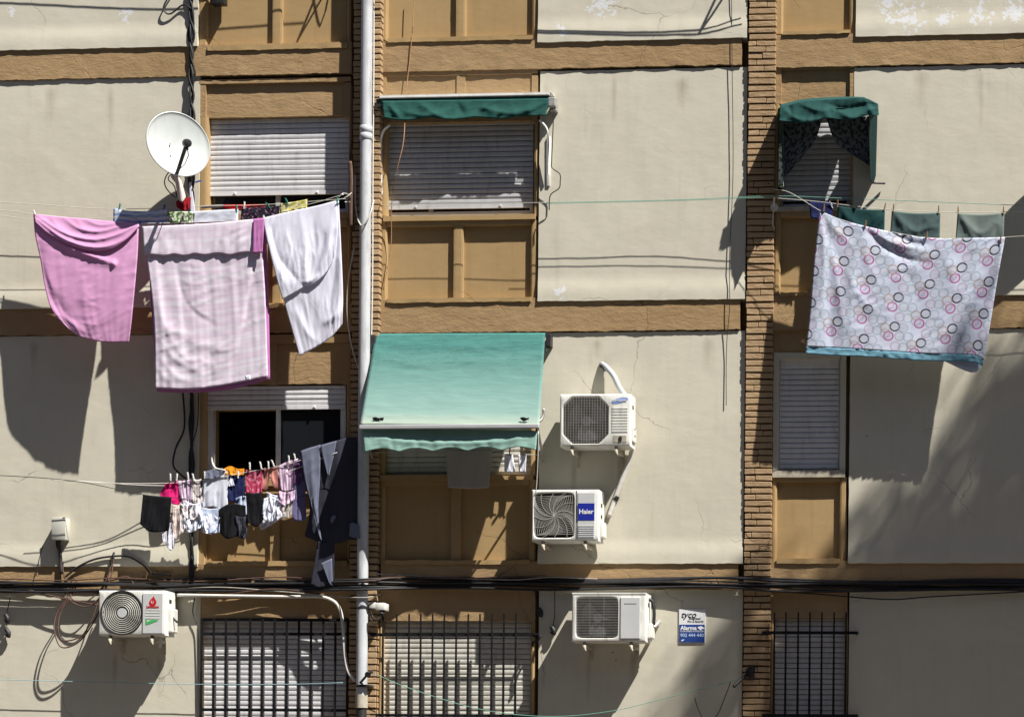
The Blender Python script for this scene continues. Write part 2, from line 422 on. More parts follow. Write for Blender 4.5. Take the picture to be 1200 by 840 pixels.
# structural core, with a real opening at the open window
bm = bmesh.new()
oX0, oX1, oZ0, oZ1 = rect(250, 479, 326, 561, -.16)
XA, XB = P(XL, 420).x, P(XR, 420).x
ZT = 13.6
for a in ((XA, oX0, 0, ZT), (oX1, XB, 0, ZT), (oX0, oX1, 0, oZ0), (oX0, oX1, oZ1, ZT)):
    box(bm, a[0], a[1], -CORE1, .33, a[2], a[3])
obj('wall_core', bm, MOS, BLD)
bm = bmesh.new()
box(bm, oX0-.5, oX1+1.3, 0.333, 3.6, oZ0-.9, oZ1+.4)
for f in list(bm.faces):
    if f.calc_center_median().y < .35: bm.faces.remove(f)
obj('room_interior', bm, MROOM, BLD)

# cream wall fields ------------------------------------------------
def wallf(lip): return lambda t: .002+.024*t+(lip if t > .955 else lip*max(0, (t-.9)/.055))
def field(x0, x1, yt, yb, seed):
    bm = bmesh.new(); rslab(bm, x0, yt, x1, yb, -.16, wallf(.016), .05, .0035, .006, seed); obj('wall_panel', bm, MC, BLD, 60)
# y of (band top lip, band bottom) per floor for left / middle / right sections
LB = [(-246, -212), (58.5, 93), (361.5, 393), (663.5, 694)]
MB_ = [(-258, -224), (47, 80), (351.5, 388), (660, 690)]
RB = [(-270, -236), (38.5, 74), (345.5, 384), (659.5, 691)]
for k in range(3):
    field(XL, 232, LB[k][1], LB[k+1][0], k)
    field(631, 876.5-k*2.5, MB_[k][1], MB_[k+1][0], 10+k)
    field(1004-k*4.5, XR, RB[k][1], RB[k+1][0], 20+k)
field(XL, 232, 694, 1120, 4); field(629, 868, 690, 1120, 14); field(993, XR, 691, 1120, 24)
field(XL, 232, -470, -246, 5); field(631, 880, -470, -258, 15); field(1008, XR, -470, -270, 25)
# floor bands ------------------------------------------------------
def band(x0, x1, y0, y1, seed, d=.022):
    bm = bmesh.new(); rslab(bm, x0, y0-3, x1, y1, -.16, d, .035, .0045, .012, seed); obj('floor_band', bm, MO, BLD, 60)
for k in range(4):
    band(XL, 412, LB[k][0], LB[k][1]-1.5, 30+k); band(446, 871-k*2, MB_[k][0], MB_[k][1], 40+k); band(909-k*3, XR, RB[k][0], RB[k][1], 50+k)

# brick pilasters --------------------------------------------------
def pilaster(x0, x1, xb0, xb1, d, seed):
    rnd = random.Random(seed)
    bm = bmesh.new()
    X0, X1 = P(x0, 420, d).x, P(x1, 420, d).x
    box(bm, X0+.012, X1-.008, -(d-.03), .1, 0, ZT)
    obj('pilaster_mortar', bm, MMORT, BLD)
    bm = bmesh.new(); z = 0; c = 0
    while z < ZT-.07:
        h = .052+rnd.uniform(-.004, .003)
        cuts = [X0]
        if X1-X0 > .2:
            s = X0+(X1-X0)*(rnd.choice((.28, .42, .5, .62)) + rnd.uniform(-.06, .06))
            if rnd.random() < .5: cuts.append(s)
        cuts.append(X1)
        for a, b in zip(cuts, cuts[1:]):
            e = rnd.uniform(-.004, .004)
            y = -(d+rnd.uniform(-.005, .004))
            n0 = len(bm.verts)
            box(bm, a+(.004 if a != X0 else rnd.uniform(-.006, .006)), b-(.002 if b != X1 else rnd.uniform(-.003, .003)), y, .05, z+e*.3, z+h+e*.5)
            bm.verts.ensure_lookup_table()
            tilt = rnd.uniform(-.003, .003)
            for v in bm.verts[n0:]:
                v.co.z += tilt*(1 if v.co.x > (a+b)/2 else -1)+rnd.uniform(-.0015, .0015); v.co.y += rnd.uniform(-.0015, .0015)
        z += .0677; c += 1
    bmesh.ops.bevel(bm, geom=bm.edges, offset=.0035, segments=1, affect='EDGES')
    obj('brick_pilaster', bm, MBR, BLD)
pilaster(411.5, 443.5, 0, 0, .088, 1)
pilaster(874, 905.5, 0, 0, .048, 2)

# ochre window columns ---------------------------------------------
def spandrel(x0, y0, x1, y1, mull, fr=(7, 5, 6, 6), dp=-.05, df=.0, seed=0, mw=11):
    """recessed render panels in a raised frame: fr = top, bottom, left, right widths in px"""
    bm = bmesh.new()
    t, b, l, r = fr
    rslab(bm, x0+l-1, y0+t-1, x1-r+1, y1-b+1, -.163, dp, .08, .0015, 0, seed)
    rslab(bm, x0, y0, x0+l, y1, -.16, df, .016, .002, .003, seed+1, rnd=.012)
    rslab(bm, x1-r, y0, x1, y1, -.16, df, .016, .002, .003, seed+2, rnd=.012)
    rslab(bm, x0+l, y0, x1-r, y0+t, -.16, df+.006, .05, .002, .004, seed+3)
    rslab(bm, x0+l, y1-b, x1-r, y1, -.16, df+.038, .03, .004, .008, seed+4)
    for mx in mull: rslab(bm, mx-mw/2, y0+t, mx+mw/2, y1-b, -.16, df-.002, .018, .002, .004, seed+5, rnd=.005)
    return obj('spandrel_panel', bm, MOS, BLD, 13)
def lintel(x0, y0, x1, y1, d=-.03, seed=0, head=5, mull=None, fr=5, mat=None):
    bm = bmesh.new()
    rslab(bm, x0+fr, y0+head, x1-fr, y1, -.16, d, .05, .003, .006, seed)
    rslab(bm, x0, y0, x1, y0+head, -.16, .003, .05, .003, .005, seed+1)
    rslab(bm, x0, y0+head, x0+fr, y1, -.16, 0, .05, .002, .003, seed+2); rslab(bm, x1-fr, y0+head, x1, y1, -.16, 0, .05, .002, .003, seed+3)
    for mx in (mull or ()): rslab(bm, mx-5, y0+head, mx+5, y1, -.16, 0, .05, .002, .003, seed+4)
    return obj('lintel_panel', bm, mat or MO, BLD, 50)
def jambs(x0, y0, x1, y1, w, seed, d=0.0):
    for a, b, q in ((x0, x0+w[0], 0), (x1-w[1], x1, 1)):
        bm = bmesh.new(); rslab(bm, a, y0, b, y1, -.16, d, .018, .002, .004, seed+q, rnd=.012); obj('window_jamb', bm, MOS, BLD, 50)
def shutter(win, x0, y0, x1, y1, d, mat, pitch=.056, endbar=True):
    X0, X1, Z0, Z1 = rect(x0, y0, x1, y1, d)
    bm = bmesh.new(); prof = []; z = Z0
    if endbar: prof += [(0, Z0), (.012, Z0+.002), (.012, Z0+.045), (0, Z0+.05)]; z = Z0+.052
    while z < Z1:
        for t, o in ((0, -.016), (.03, -.016), (.05, .003), (.3, .0062), (.6, .007), (.86, .0045), (.885, -.016)):
            if z+pitch*t <= Z1: prof.append((o, z+pitch*t))
        z += pitch
    a = [bm.verts.new((X0, -(d+o), zz)) for o, zz in prof]; b = [bm.verts.new((X1, -(d+o)+random.uniform(-.001, .001), zz)) for o, zz in prof]
    for i in range(len(a)-1): bm.faces.new((a[i], b[i], b[i+1], a[i+1]))
    if endbar:
        for k in (.2, .78):
            xx = X0+(X1-X0)*k; box(bm, xx-.012, xx+.012, -(d+.03), -d-.008, Z0+.012, Z0+.036, .004)
    return obj('roller_shutter', bm, mat, win)
def window(x0, y0, x1, y1, shy, smat, fmat, d=-.11, fw=4, sill=None, sillmat=None, mull=.5, shinset=0, opened=False, label=None):
    bm = bmesh.new()
    dd = d-.014
    pbox(bm, x0, y0, x0+fw, y1, -.164, dd+.02); pbox(bm, x1-fw, y0, x1, y1, -.164, dd+.02)
    pbox(bm, x0+fw, y1-fw, x1-fw, y1, -.164, dd+.018); pbox(bm, x0+fw, y0, x1-fw, y0+fw, -.164, dd+.018)
    mx = x0+(x1-x0)*mull
    pbox(bm, mx-2.6, y0+fw, mx+2.6, y1-fw, -.164, dd+.012)
    w = obj('window', bm, fmat, BLD)
    if label: w['label'] = label
    for a, b in (((mx+2.6, x1-fw),) if opened else ((x0+fw, mx-2.6), (mx+2.6, x1-fw))):
        bm = bmesh.new(); pbox(bm, a+.2, y0+fw+.2, b-.2, y1-fw-.2, -.163, dd-.004); obj('glass_pane', bm, MGL, w)
    if shy > y0: shutter(w, x0+shinset, y0, x1-shinset, shy, d+.012, smat)
    if sill:
        bm = bmesh.new(); rslab(bm, *sill, -.16, .028, .05, .0015, .002, 9); obj('sill', bm, sillmat or MOS, w, 50)
    return w
# column A (left)
AX0, AX1 = 233, 411
window(243, -166, 409, -48, -78, MSHW, MALU, sill=(236, -55, 410, -49))
spandrel(AX0, -49, AX1, 58, [325], (9, 6, 10, 4), seed=60)
lintel(AX0, 92, AX1, 137, -.032, 62, 5, None, 8); jambs(AX0, 137, AX1, 252, (10, 2), 64)
window(243, 137, 409, 250, 229, MSHW, MALU, sill=(236, 250, 410, 257), label='window with white roller shutter almost fully down')
spandrel(AX0, 257, AX1, 361, [325], (9, 6, 10, 4), seed=66)
lintel(AX0, 392, AX1, 450, -.03, 68, 10, [318], 10); jambs(AX0-2, 450, AX1, 561, (10, 5), 70)
window(243, 452, 405, 562, 480, MSHW, MWH, -.07, 6, sill=(234, 562, 410, 569), mull=.512, opened=True, label='open white framed sliding window with its shutter raised')
spandrel(AX0-2, 569, AX1, 663, [322], (9, 6, 10, 4), seed=72)
lintel(AX0-2, 693, AX1-1, 726, -.005, 74, 3, None, 3); jambs(AX0-2, 726, AX1-2, 868, (4, 3), 76)
window(238, 727, 407, 868, 862, MSHW, MALU, -.09, 4, sill=(232, 868, 409, 876))
spandrel(AX0-3, 876, AX1-2, 1120, [320], (9, 6, 10, 4), seed=78)
# column C (middle)
CX0, CX1 = 446, 630
window(455, -180, 626, -58, -70, MSHG, MALU, sill=(449, -58, 628, -51))
spandrel(CX0, -51, CX1, 48, [540], (8, 5, 8, 6), seed=80)
lintel(CX0, 80, CX1, 143, -.012, 82, 8, [540], 7); jambs(CX0, 143, CX1, 253, (7, 4), 84)
window(454, 143, 625, 252, 245, MSHG, MALU, sill=(449, 252, 627, 258), mull=.3, label='window with shade-greyed white roller shutter down to a narrow gap')
spandrel(CX0, 258, CX1-1, 354, [537], (6, 5, 7, 7), seed=86)
lintel(CX0, 387, CX1-1, 478, -.012, 88, 8, [540], 7); jambs(CX0-1, 478, CX1-3, 556, (6, 5), 90)
window(450, 478, 623, 556, 553, MSHC, MALU, sill=(445, 556, 624, 562), label='window with pale shutter down, beneath the faded awning')
spandrel(CX0-1, 562, CX1-3, 661, [534], (6, 5, 6, 7), seed=92)
lintel(CX0-2, 689, CX1-3, 727, -.005, 94, 4, None, 3); jambs(CX0-2, 727, CX1-4, 868, (4, 4), 96)
window(446, 727, 622, 868, 862, MSHC, MALU, -.09, 4, sill=(441, 868, 626, 876))
spandrel(CX0-3, 876, CX1-4, 1120, [534], (6, 5, 6, 7), seed=98)
# column E (right)
EX0, EX1 = 908.5, 1004
window(916, -190, 1001, -68, -80, MSHG, MALU, sill=(911, -68, 1003, -61))
spandrel(EX0, -61, EX1, 40, [], (8, 4, 9, 8), seed=100)
lintel(EX0, 75, EX1-1, 122, -.03, 102, 6, None, 7); jambs(EX0-1, 122, EX1-1, 246, (7, 6), 104)
window(914, 122, 997, 243, 236, MSHG, MALU, sill=(908, 242, 1000, 247), sillmat=MSTONE, label='window with shade-greyed white shutter down, behind the green canopy')
spandrel(EX0-1, 247, EX1-3, 346, [], (7, 4, 7, 8), seed=106)
lintel(EX0-2, 384, EX1-6, 413, -.01, 108, 5, None, 5)
for a in ((906, 413, 912.5, 552), (984.5, 413, 991, 552), (912.5, 413, 984.5, 420)):
    bm = bmesh.new(); rslab(bm, *a, -.16, .004, .06, .002, .003, int(a[0])); obj('window_jamb', bm, MC, BLD, 50)
window(911, 420, 986, 552, 549, MSHW, MWH, -.07, 4, sill=(905, 551, 990, 559), sillmat=MSTONE, shinset=3, label='white framed window with white shutter fully down')
bm = bmesh.new(); pbox(bm, 914.5, 420, 983, 432, -.16, -.05); obj('shutter_box', bm, MWH, BLD)
spandrel(EX0-4.5, 559, EX1-12, 660, [], (5, 6, 6, 8), seed=114)
lintel(EX0-6, 690, EX1-11, 724, -.005, 116, 4, None, 3); jambs(EX0-6, 724, EX1-11, 868, (4, 3), 118)
window(903, 725, 990, 868, 862, MSHG, MALU, -.09, 4, sill=(898, 868, 993, 876))
spandrel(EX0-7, 876, EX1-12, 1120, [], (5, 6, 6, 8), seed=120)
# parapet on top, out of the frame
bm = bmesh.new(); box(bm, XA-.05, XB+.05, -.06, 1.3, ZT, ZT+.25); obj('parapet', bm, MC, BLD)

# ------------------------------------------------------------------ grilles
def grille(label, bars, ytip, rails, d, ybot=900, frame=False, rx=None):
    c = P((bars[0]+bars[-1])/2, ybot, d); t = thing('window_grille', label, 'window grille', c, 'black iron grilles over the ground floor windows')
    for i, x in enumerate(bars):
        bm = bmesh.new(); a = P(x, ytip, d); b = P(x, ybot, d); X = (a.x+b.x)/2
        X = P(x, 780, d).x
        hw = .0115 if frame else .015
        box(bm, X-hw, X+hw, -d-.008, -d+.008, b.z, a.z)
        if not frame:
            vs = [v for v in bm.verts if v.co.z > a.z-.01]
            for v in vs: v.co.x = X+(v.co.x-X)*.5
        obj('bar', bm, MIRON, t)
    for y in rails:
        bm = bmesh.new(); x0, x1 = rx or (bars[0]-1, bars[-1]+1)
        a = P(x0, y, d-.011); b = P(x1, y, d-.011); z = (a.z+b.z)/2
        box(bm, a.x, b.x, -d+.0085, -d+.017, z-.016, z+.016); 
        if rx:
            box(bm, a.x, a.x+.02, -d+.0172, .05, z-.012, z+.012); box(bm, b.x-.02, b.x, -d+.0172, .05, z-.012, z+.012)
        obj('rail', bm, MIRON, t)
    return t
grille('black iron grille over the white shutter beside the air conditioner with the red drop', [236+14.25*i for i in range(13)], 725, [726, 742.5, 831.5, 895], .03, 900, True)
grille('black spiked grille over the cream shutter beside the drainpipe', [448.5, 464.5, 479, 492.7, 506.6, 520.3, 534.3, 548.3, 562, 576, 590, 604], 719, [743.5, 838, 892], .10, 900, False, (434, 625))
grille('black spiked grille over the shaded window beside the brick pilaster', [907, 920.5, 935, 948.7, 962.7, 977, 991], 717, [741, 838, 892], .10, 900, False, (893, 1005))

# ------------------------------------------------------------------ drainpipe
dp = .088+.075
def pipe_pt(y): return P(429.3-4.9*y/840, y, dp)
A_ = pipe_pt(-350); 
t = thing('drainpipe', 'long white plastic drainpipe running down the brick pilaster', 'drainpipe', pipe_pt(822))
Xp = pipe_pt(420).x; Yp = -dp
bm = bmesh.new(); zb = P(425, 816, dp).z
tube(bm, [(Xp, Yp, ZT-.3), (Xp, Yp, 8), (Xp, Yp, zb)], .06, 24); obj('pipe', bm, MPIPE, t, 60)
bm = bmesh.new(); tube(bm, [(Xp, Yp, zb+.02), (Xp, Yp, zb-.12)], .066, 24); obj('sleeve', bm, MSTONE, t, 60)
bm = bmesh.new(); tube(bm, [(Xp, Yp, zb-.1), (Xp, Yp, zb-.25), (Xp+.02, Yp-.02, zb-.4), (Xp, Yp, .02)], .055, 20); obj('lower_pipe', bm, MDKM, t, 60)
for y in (152, 160.5):
    z = pipe_pt(y).z; bm = bmesh.new(); tube(bm, [(Xp, Yp, z+.035), (Xp, Yp, z+.03), (Xp, Yp, z-.03), (Xp, Yp, z-.035)], [.061, .067, .067, .061], 24); obj('collar', bm, MPIPE, t, 60)
for y in (712.5,):
    z = pipe_pt(y).z; bm = bmesh.new(); tube(bm, [(Xp, Yp, z+.008), (Xp, Yp, z-.008)], .063, 24); box(bm, Xp-.01, Xp+.09, -.2, -.10, z-.006, z+.006); obj('clamp', bm, MDKM, t, 60)
tag(line('thin_white_conduit', [(438.2, -60, .11), (438, 80, .11), (437, 200, .11), (436.5, 330, .11), (434.5, 430, .10)], .008, MWHC), 'thin white conduit close beside the upper drainpipe', 'conduit')

# ------------------------------------------------------------------ air conditioners
def loops_bridge(bm, loops, close_last=True):
    R = [[bm.verts.new(p) for p in L] for L in loops]; n = len(R[0])
    for a, b in zip(R, R[1:]):
        for i in range(n): bm.faces.new((a[i], a[(i+1) % n], b[(i+1) % n], b[i]))
    if close_last: bm.faces.new(R[-1])
    bm.faces.new(R[0][::-1])
def aircon(label, x0, y0, x1, y1, style, df=.37, depth=.28):
    X0, X1, Z0, Z1 = rect(x0, y0, x1, y1, df); Yf = -df; Yb = -(df-depth)
    W_, H_ = X1-X0, Z1-Z0
    t = thing('air_conditioner', label, 'air conditioner', ((X0+X1)/2, Yb, Z0), 'outdoor air conditioner units on the facade')
    fx, fa, fb, ne = {'oct': (.365, .322, .45, 3.2), 'square': (.335, .30, .44, 10), 'round': (.355, .29, .462, 2), 'lined': (.337, .283, .425, 10)}[style]
    cx, cz = X0+W_*fx, (Z0+Z1)/2; a_, b_ = W_*fa, H_*fb
    if style == 'round': a_ = b_ = H_*.465
    def rr(th): return ((abs(cos(th))/a_)**ne+(abs(sin(th))/b_)**ne)**(-1/ne)
    if style == 'oct':
        def rr(th):
            c, s = abs(cos(th)), abs(sin(th)); k = .80
            return min(a_/max(c, 1e-6), b_/max(s, 1e-6), (a_+b_)*k/(c+s) if c+s > 0 else 9)
    ths = [2*pi*i/72 for i in range(72)]+[atan2(z-cz, x-cx) % (2*pi) for x in (X0, X1) for z in (Z0, Z1)]
    ths = sorted(set(round(q, 5) for q in ths))
    def outer(th, ins, Y):
        c, s = cos(th), sin(th); lim = []
        if c > 1e-9: lim.append((X1-ins-cx)/c)
        if c < -1e-9: lim.append((X0+ins-cx)/c)
        if s > 1e-9: lim.append((Z1-ins-cz)/s)
        if s < -1e-9: lim.append((Z0+ins-cz)/s)
        k = min(lim); return (cx+c*k, Y, cz+s*k)
    def inner(th, k, Y): r = rr(th)*k; return (cx+cos(th)*r, Y, cz+sin(th)*r)
    bm = bmesh.new()
    loops_bridge(bm, [[outer(q, 0, Yb) for q in ths], [outer(q, 0, Yf+.014) for q in ths], [outer(q, .005, Yf+.004) for q in ths], [outer(q, .014, Yf) for q in ths],
                      [inner(q, 1.03, Yf) for q in ths], [inner(q, 1.0, Yf+.012) for q in ths], [inner(q, .985, Yf+.03) for q in ths]], False)
    obj('casing', bm, MAC, t, 40)
    bm = bmesh.new(); loops_bridge(bm, [[inner(q, .99, Yf+.03) for q in ths], [inner(q, .97, Yf+.16) for q in ths]]); 
    for f in list(bm.faces):
        if len(f.verts) > 8 and f.calc_center_median().y < Yf+.05: bm.faces.remove(f)
    obj('fan_shroud', bm, MACD, t, 40)
    # fan
    R_ = min(a_, b_)*.9
    bm = bmesh.new(); Yfan = Yf+.085
    for k in range(3):
        base = k*2*pi/3+.4; g = []
        for i in range(8):
            s = i/7; row = []
            for j in range(5):
                r = R_*(.25+.72*j/4); an = base+(s-.5)*(1.5-.25*j/4)+.25*j/4
                row.append(bm.verts.new((cx+r*cos(an), Yfan+.035*(s-.5), cz+r*sin(an))))
            g.append(row)
        for i in range(7):
            for j in range(4): bm.faces.new((g[i][j], g[i+1][j], g[i+1][j+1], g[i][j+1]))
    tube(bm, [(cx, Yfan-.03, cz), (cx, Yfan+.03, cz)], R_*.24, 20)
    obj('fan', bm, MFAN, t, 40)
    # guard
    bm = bmesh.new(); Yg = Yf+.004
    def chord_h(z):   # half extents of opening along x at height z
        lo, hi = 0, a_
        for _ in range(22):
            m = (lo+hi)/2; th = atan2(z-cz, m)
            if hypot(m, z-cz) < rr(th): lo = m
            else: hi = m
        return lo
    def chord_v(x):
        lo, hi = 0, b_
        for _ in range(22):
            m = (lo+hi)/2; th = atan2(m, x-cx)
            if hypot(m, x-cx) < rr(th): lo = m
            else: hi = m
        return lo
    def bar(p, q, r=.0016): tube(bm, [p, q], r, 4, False)
    if style == 'oct':
        for i in range(1, 30): z = cz-b_+2*b_*i/30; h = chord_h(z); bar((cx-h, Yg, z), (cx+h, Yg, z), .0014)
        for i in range(1, 17): x = cx-a_+2*a_*i/17; h = chord_v(x); bar((x, Yg-.003, cz-h), (x, Yg-.003, cz+h), .0016)
    elif style == 'lined':
        for i in range(1, 26): z = cz-b_+2*b_*i/26; h = chord_h(z); bar((cx-h, Yg, z), (cx+h, Yg, z), .0019)
        for i in (1, 2): x = cx-a_+2*a_*i/3; h = chord_v(x); bar((x, Yg+.004, cz-h), (x, Yg+.004, cz+h))
    elif style == 'square':
        # concentric skewed squares with swirling ribs
        for i in range(1, 17):
            k = i/16.5; L = [inner(pi/4+q*pi/2, k, Yg) for q in range(4)]
            tw = (1-k)*.9; L = [(cx+(x-cx)*cos(tw)-(z-cz)*sin(tw), y, cz+(x-cx)*sin(tw)+(z-cz)*cos(tw)) for x, y, z in L]
            for q in range(4): bar(L[q], L[(q+1) % 4], .0024)
        for q in range(12):
            pts = []
            for s in range(9):
                k = s/8*.97; an = q*pi/6+(1-k)*.9; pts.append(inner(an, k, Yg-.003) if 0 else (cx+cos(an)*rr(q*pi/6)*k, Yg-.003, cz+sin(an)*rr(q*pi/6)*k))
            tube(bm, pts, .0028, 4, False)
    else:
        for i in range(1, 9):
            r = a_*(.24+.76*i/8.2); pts = [(cx+r*cos(2*pi*q/48), Yg-.008*(1-i/8), cz+r*sin(2*pi*q/48)) for q in range(49)]
            tube(bm, pts, .0055 if i < 8 else .004, 6, False)
        for q in range(20):
            an = 2*pi*q/20; bar((cx+.2*a_*cos(an), Yg-.004, cz+.2*a_*sin(an)), (cx+a_*cos(an+.25), Yg+.004, cz+a_*sin(an+.25)), .0015)
    obj('fan_guard', bm, MWIRE, t, 60)
    if style == 'round':
        bm = bmesh.new(); tube(bm, [(cx, Yg-.012, cz), (cx, Yg+.006, cz)], a_*.23, 24); obj('guard_badge', bm, MACG, t, 40)
        bm = bmesh.new(); pts = [(cx+a_*1.04*cos(2*pi*q/64), Yf-.002, cz+a_*1.04*sin(2*pi*q/64)) for q in range(65)]; tube(bm, pts, .008, 8, False); obj('guard_rim', bm, MDKM, t, 60)
    # service panel on the right with its marks
    def plate(u0, v0, u1, v1, dy, mat, nm, bev=.003, par=None):
        b2 = bmesh.new(); box(b2, X0+W_*u0, X0+W_*u1, Yf-dy, Yf+.004 if dy > .003 else Yf-dy+.0015, Z1-H_*v1, Z1-H_*v0, bev); return obj(nm, b2, mat, par or t)
    def at(u, v): return X0+W_*u, Z1-H_*v
    if style == 'oct':
        bm = bmesh.new()
        for i in range(9): box(bm, *[X0+W_*q for q in (.74, .965)], Yf-.0045, Yf+.002, Z1-H_*(.26+.055*i+.036), Z1-H_*(.26+.055*i), .002)
        obj('louvre_ribs', bm, MAC, t)
        bm = bmesh.new(); c_ = at(.85, .13)
        vs = [bm.verts.new((c_[0]+W_*.118*cos(q*pi/16)+W_*.0*sin(q*pi/16), Yf-.0025, c_[1]+H_*.05*sin(q*pi/16)+H_*.03*cos(q*pi/16))) for q in range(32)]; bm.faces.new(vs)
        em = obj('emblem', bm, MSB, t); text('SAMSUNG', c_[0], Yf-.004, c_[1], .04, MWT, em, .0006, 0, W_*.19)
        plate(.76, .80, .95, .93, .003, MSTONE, 'worn_label', .001)
        plate(.845, .82, .885, .90, .012, MDKM, 'screw_cover', .003)
    elif style == 'square':
        plate(.665, .02, .675, .98, .003, MDKM, 'seam', 0)
        plate(.69, .06, .945, .97, .006, MACG, 'service_panel', .004)
        lb = plate(.694, .27, .94, .60, .009, MHB, 'brand_label', .001); c_ = at(.817, .435)
        text('Haier', c_[0], Yf-.0105, c_[1], .07, MWT, lb, .0014, 0, W_*.215)
        bm = bmesh.new()
        for i in range(6): box(bm, X0+W_*.70, X0+W_*.935, Yf-.011, Yf-.004, Z1-H_*(.70+.042*i+.022), Z1-H_*(.70+.042*i), .002)
        obj('louvre_ribs', bm, MACG, t)
    elif style == 'round':
        pl = plate(.665, .06, .97, .965, .010, MACG, 'service_panel', .006); c_ = at(.82, .24)
        bm = bmesh.new(); vs = []
        for q in range(40):
            an = 2*pi*q/40; r = 1; x = sin(an); z = -cos(an)
            if z > 0: x *= (1-z)**.7; z *= 1.45
            vs.append(bm.verts.new((c_[0]+.042*x+.006*max(0, z), Yf-.0125, c_[1]+.045*z-.01)))
        bm.faces.new(vs); dr = obj('drop_emblem', bm, MRD, t)
        bm = bmesh.new(); vs = [bm.verts.new((c_[0]+.014*cos(q*pi/8)-.004, Yf-.0137, c_[1]-.01+.016*sin(q*pi/8))) for q in range(16)]; bm.faces.new(vs); obj('drop_heart', bm, MWT, dr)
        bm = bmesh.new(); vs = [bm.verts.new((c_[0]+.007*cos(q*pi/8)-.001, Yf-.015, c_[1]-.006+.013*sin(q*pi/8))) for q in range(16)]; bm.faces.new(vs); obj('drop_core', bm, MRD, dr)
        c_ = at(.82, .365); text('Johnson', c_[0], Yf-.0125, c_[1], .05, MRD, t, .0008, 0, W_*.19)
        bm = bmesh.new()
        for i in range(4): box(bm, X0+W_*.705, X0+W_*.93, Yf-.0125, Yf-.008, Z1-H_*(.435+.06*i+.012), Z1-H_*(.435+.06*i), .001)
        obj('panel_grooves', bm, MAC, t)
        bm = bmesh.new(); q = [(.715, .645), (.90, .655), (.90, .675), (.76, .755), (.715, .77)]; bm.faces.new([bm.verts.new((at(*k)[0], Yf-.0125, at(*k)[1])) for k in q]); gm = obj('green_mark', bm, MGR, t)
        bm = bmesh.new(); q = [(.735, .665), (.80, .668), (.735, .70)]; bm.faces.new([bm.verts.new((at(*k)[0], Yf-.0135, at(*k)[1])) for k in q]); obj('mark_fold', bm, MWT, gm)
    else:
        plate(.0, -.005, 1.0, .03, .004, MAC, 'top_lip', .003)
        plate(.655, .085, .925, .945, .010, MACG, 'service_panel', .008)
        bm = bmesh.new(); c_ = at(.79, .22); box(bm, c_[0]-W_*.08, c_[0]+W_*.08, Yf-.0115, Yf-.009, c_[1]-.006, c_[1]+.006, .001); obj('faint_nameplate', bm, MGALV, t)
    # side: valve cover and handle
    bm = bmesh.new(); vz = Z0+H_*(.08 if style != 'oct' else .1)
    vd = {'round': .045, 'lined': .05, 'square': .035, 'oct': .02}[style]
    box(bm, X1-.002, X1+vd, Yb-.19, Yb-.03, vz, Z0+H_*(.40 if style != 'round' else .62), .014); obj('valve_cover', bm, MAC, t)
    bm = bmesh.new()
    for zz in (.78,) if style != 'square' else (.72, .5): box(bm, X1-.001, X1+.004, Yb-.17, Yb-.11, Z0+H_*zz-.02, Z0+H_*zz+.02, .002)
    obj('side_handle', bm, MDKM, t)
    # feet and wall brackets
    for u in (.17, .80):
        xx = X0+W_*u
        bm = bmesh.new(); box(bm, xx-.016, xx+.016, Yf+.005, Yb+depth-.33-.03 if 0 else Yf+.045, Z0-.035, Z0-.002, .008); obj('rubber_foot', bm, MDKM, t)
        bm = bmesh.new()
        box(bm, xx-.018, xx+.018, Yf-.005, -.0245, Z0-.066, Z0-.036, .003)
        box(bm, xx-.018, xx+.018, -.0243, .0, Z0-.17, Z0-.036, .003)
        tube(bm, [(xx, Yf-.002, Z0-.045), (xx+.012, Yf-.02, Z0-.075), (xx+.022, Yf-.018, Z0-.10)], [.017, .014, .008], 8)
        obj('wall_bracket', bm, MSTONE, t, 40)
    return t, (X0, X1, Z0, Z1, Yf, Yb)
ac1, g1 = aircon('white air conditioner with dark octagonal grille, topmost of the units right of the faded awning', 656, 461.5, 738.5, 522.5, 'oct')
ac2, g2 = aircon('white air conditioner with a square swirl grille and a deep blue label', 623, 573.5, 701.5, 633.5, 'square')
ac3, g3 = aircon('white air conditioner with round ringed fan guard and a red drop emblem', 115.5, 691.5, 193.5, 744, 'round')
ac4, g4 = aircon('white air conditioner with horizontal grille lines, beside the blue and white alarm sign', 670, 694.5, 757, 751.5, 'lined')
def acpart(t, nm, pts, r, mat, n=24):
    bm = bmesh.new(); ctube(bm, pts, r, n, 8); return obj(nm, bm, mat, t, 180)
acpart(ac1, 'wrapped_hose', [(705, 427, .0), (708, 428, .06), (714, 434, .12), (720, 442, .15), (725, 453, .16), (733, 465, .14)], .030, MDISH)
acpart(ac1, 'wall_sleeve', [(706, 428, .0), (708, 428.5, .05), (711, 432, .075)], .036, MBLK, 8)
acpart(ac1, 'second_hose', [(712, 431, .05), (722, 446, .11), (730, 458, .12), (736, 466, .12)], .016, MWHC)
acpart(ac1, 'drain_tube', [(741, 512, .1), (741.5, 524, .07), (737, 540, .04), (728, 565, .04), (720, 586, .04), (713, 606, .04)], .026, MWHC)
acpart(ac1, 'tape_band', [(723.5, 581, .04), (720.5, 586, .04)], .03, MBLK, 4)
for y in (503, 511): acpart(ac1, 'valve', [(740, y, .22), (744.5, y, .22)], .012, MDKM, 4)
acpart(ac4, 'refrigerant_hose', [(757, 702, .22), (764, 704, .2), (766.5, 716, .2), (766, 732, .2)], .018, MBLK)
acpart(ac4, 'wall_hose', [(766, 735, .16), (770, 731, .1), (772.5, 728, .02)], .022, MGALV, 10)
acpart(ac3, 'refrigerant_hose', [(199, 719, .25), (203, 724, .25), (208, 729, .25)], .012, MBLK, 10)
acpart(ac3, 'drain_elbow', [(187, 746, .3), (188, 752, .3), (187, 759, .3)], .016, MWHC, 8)

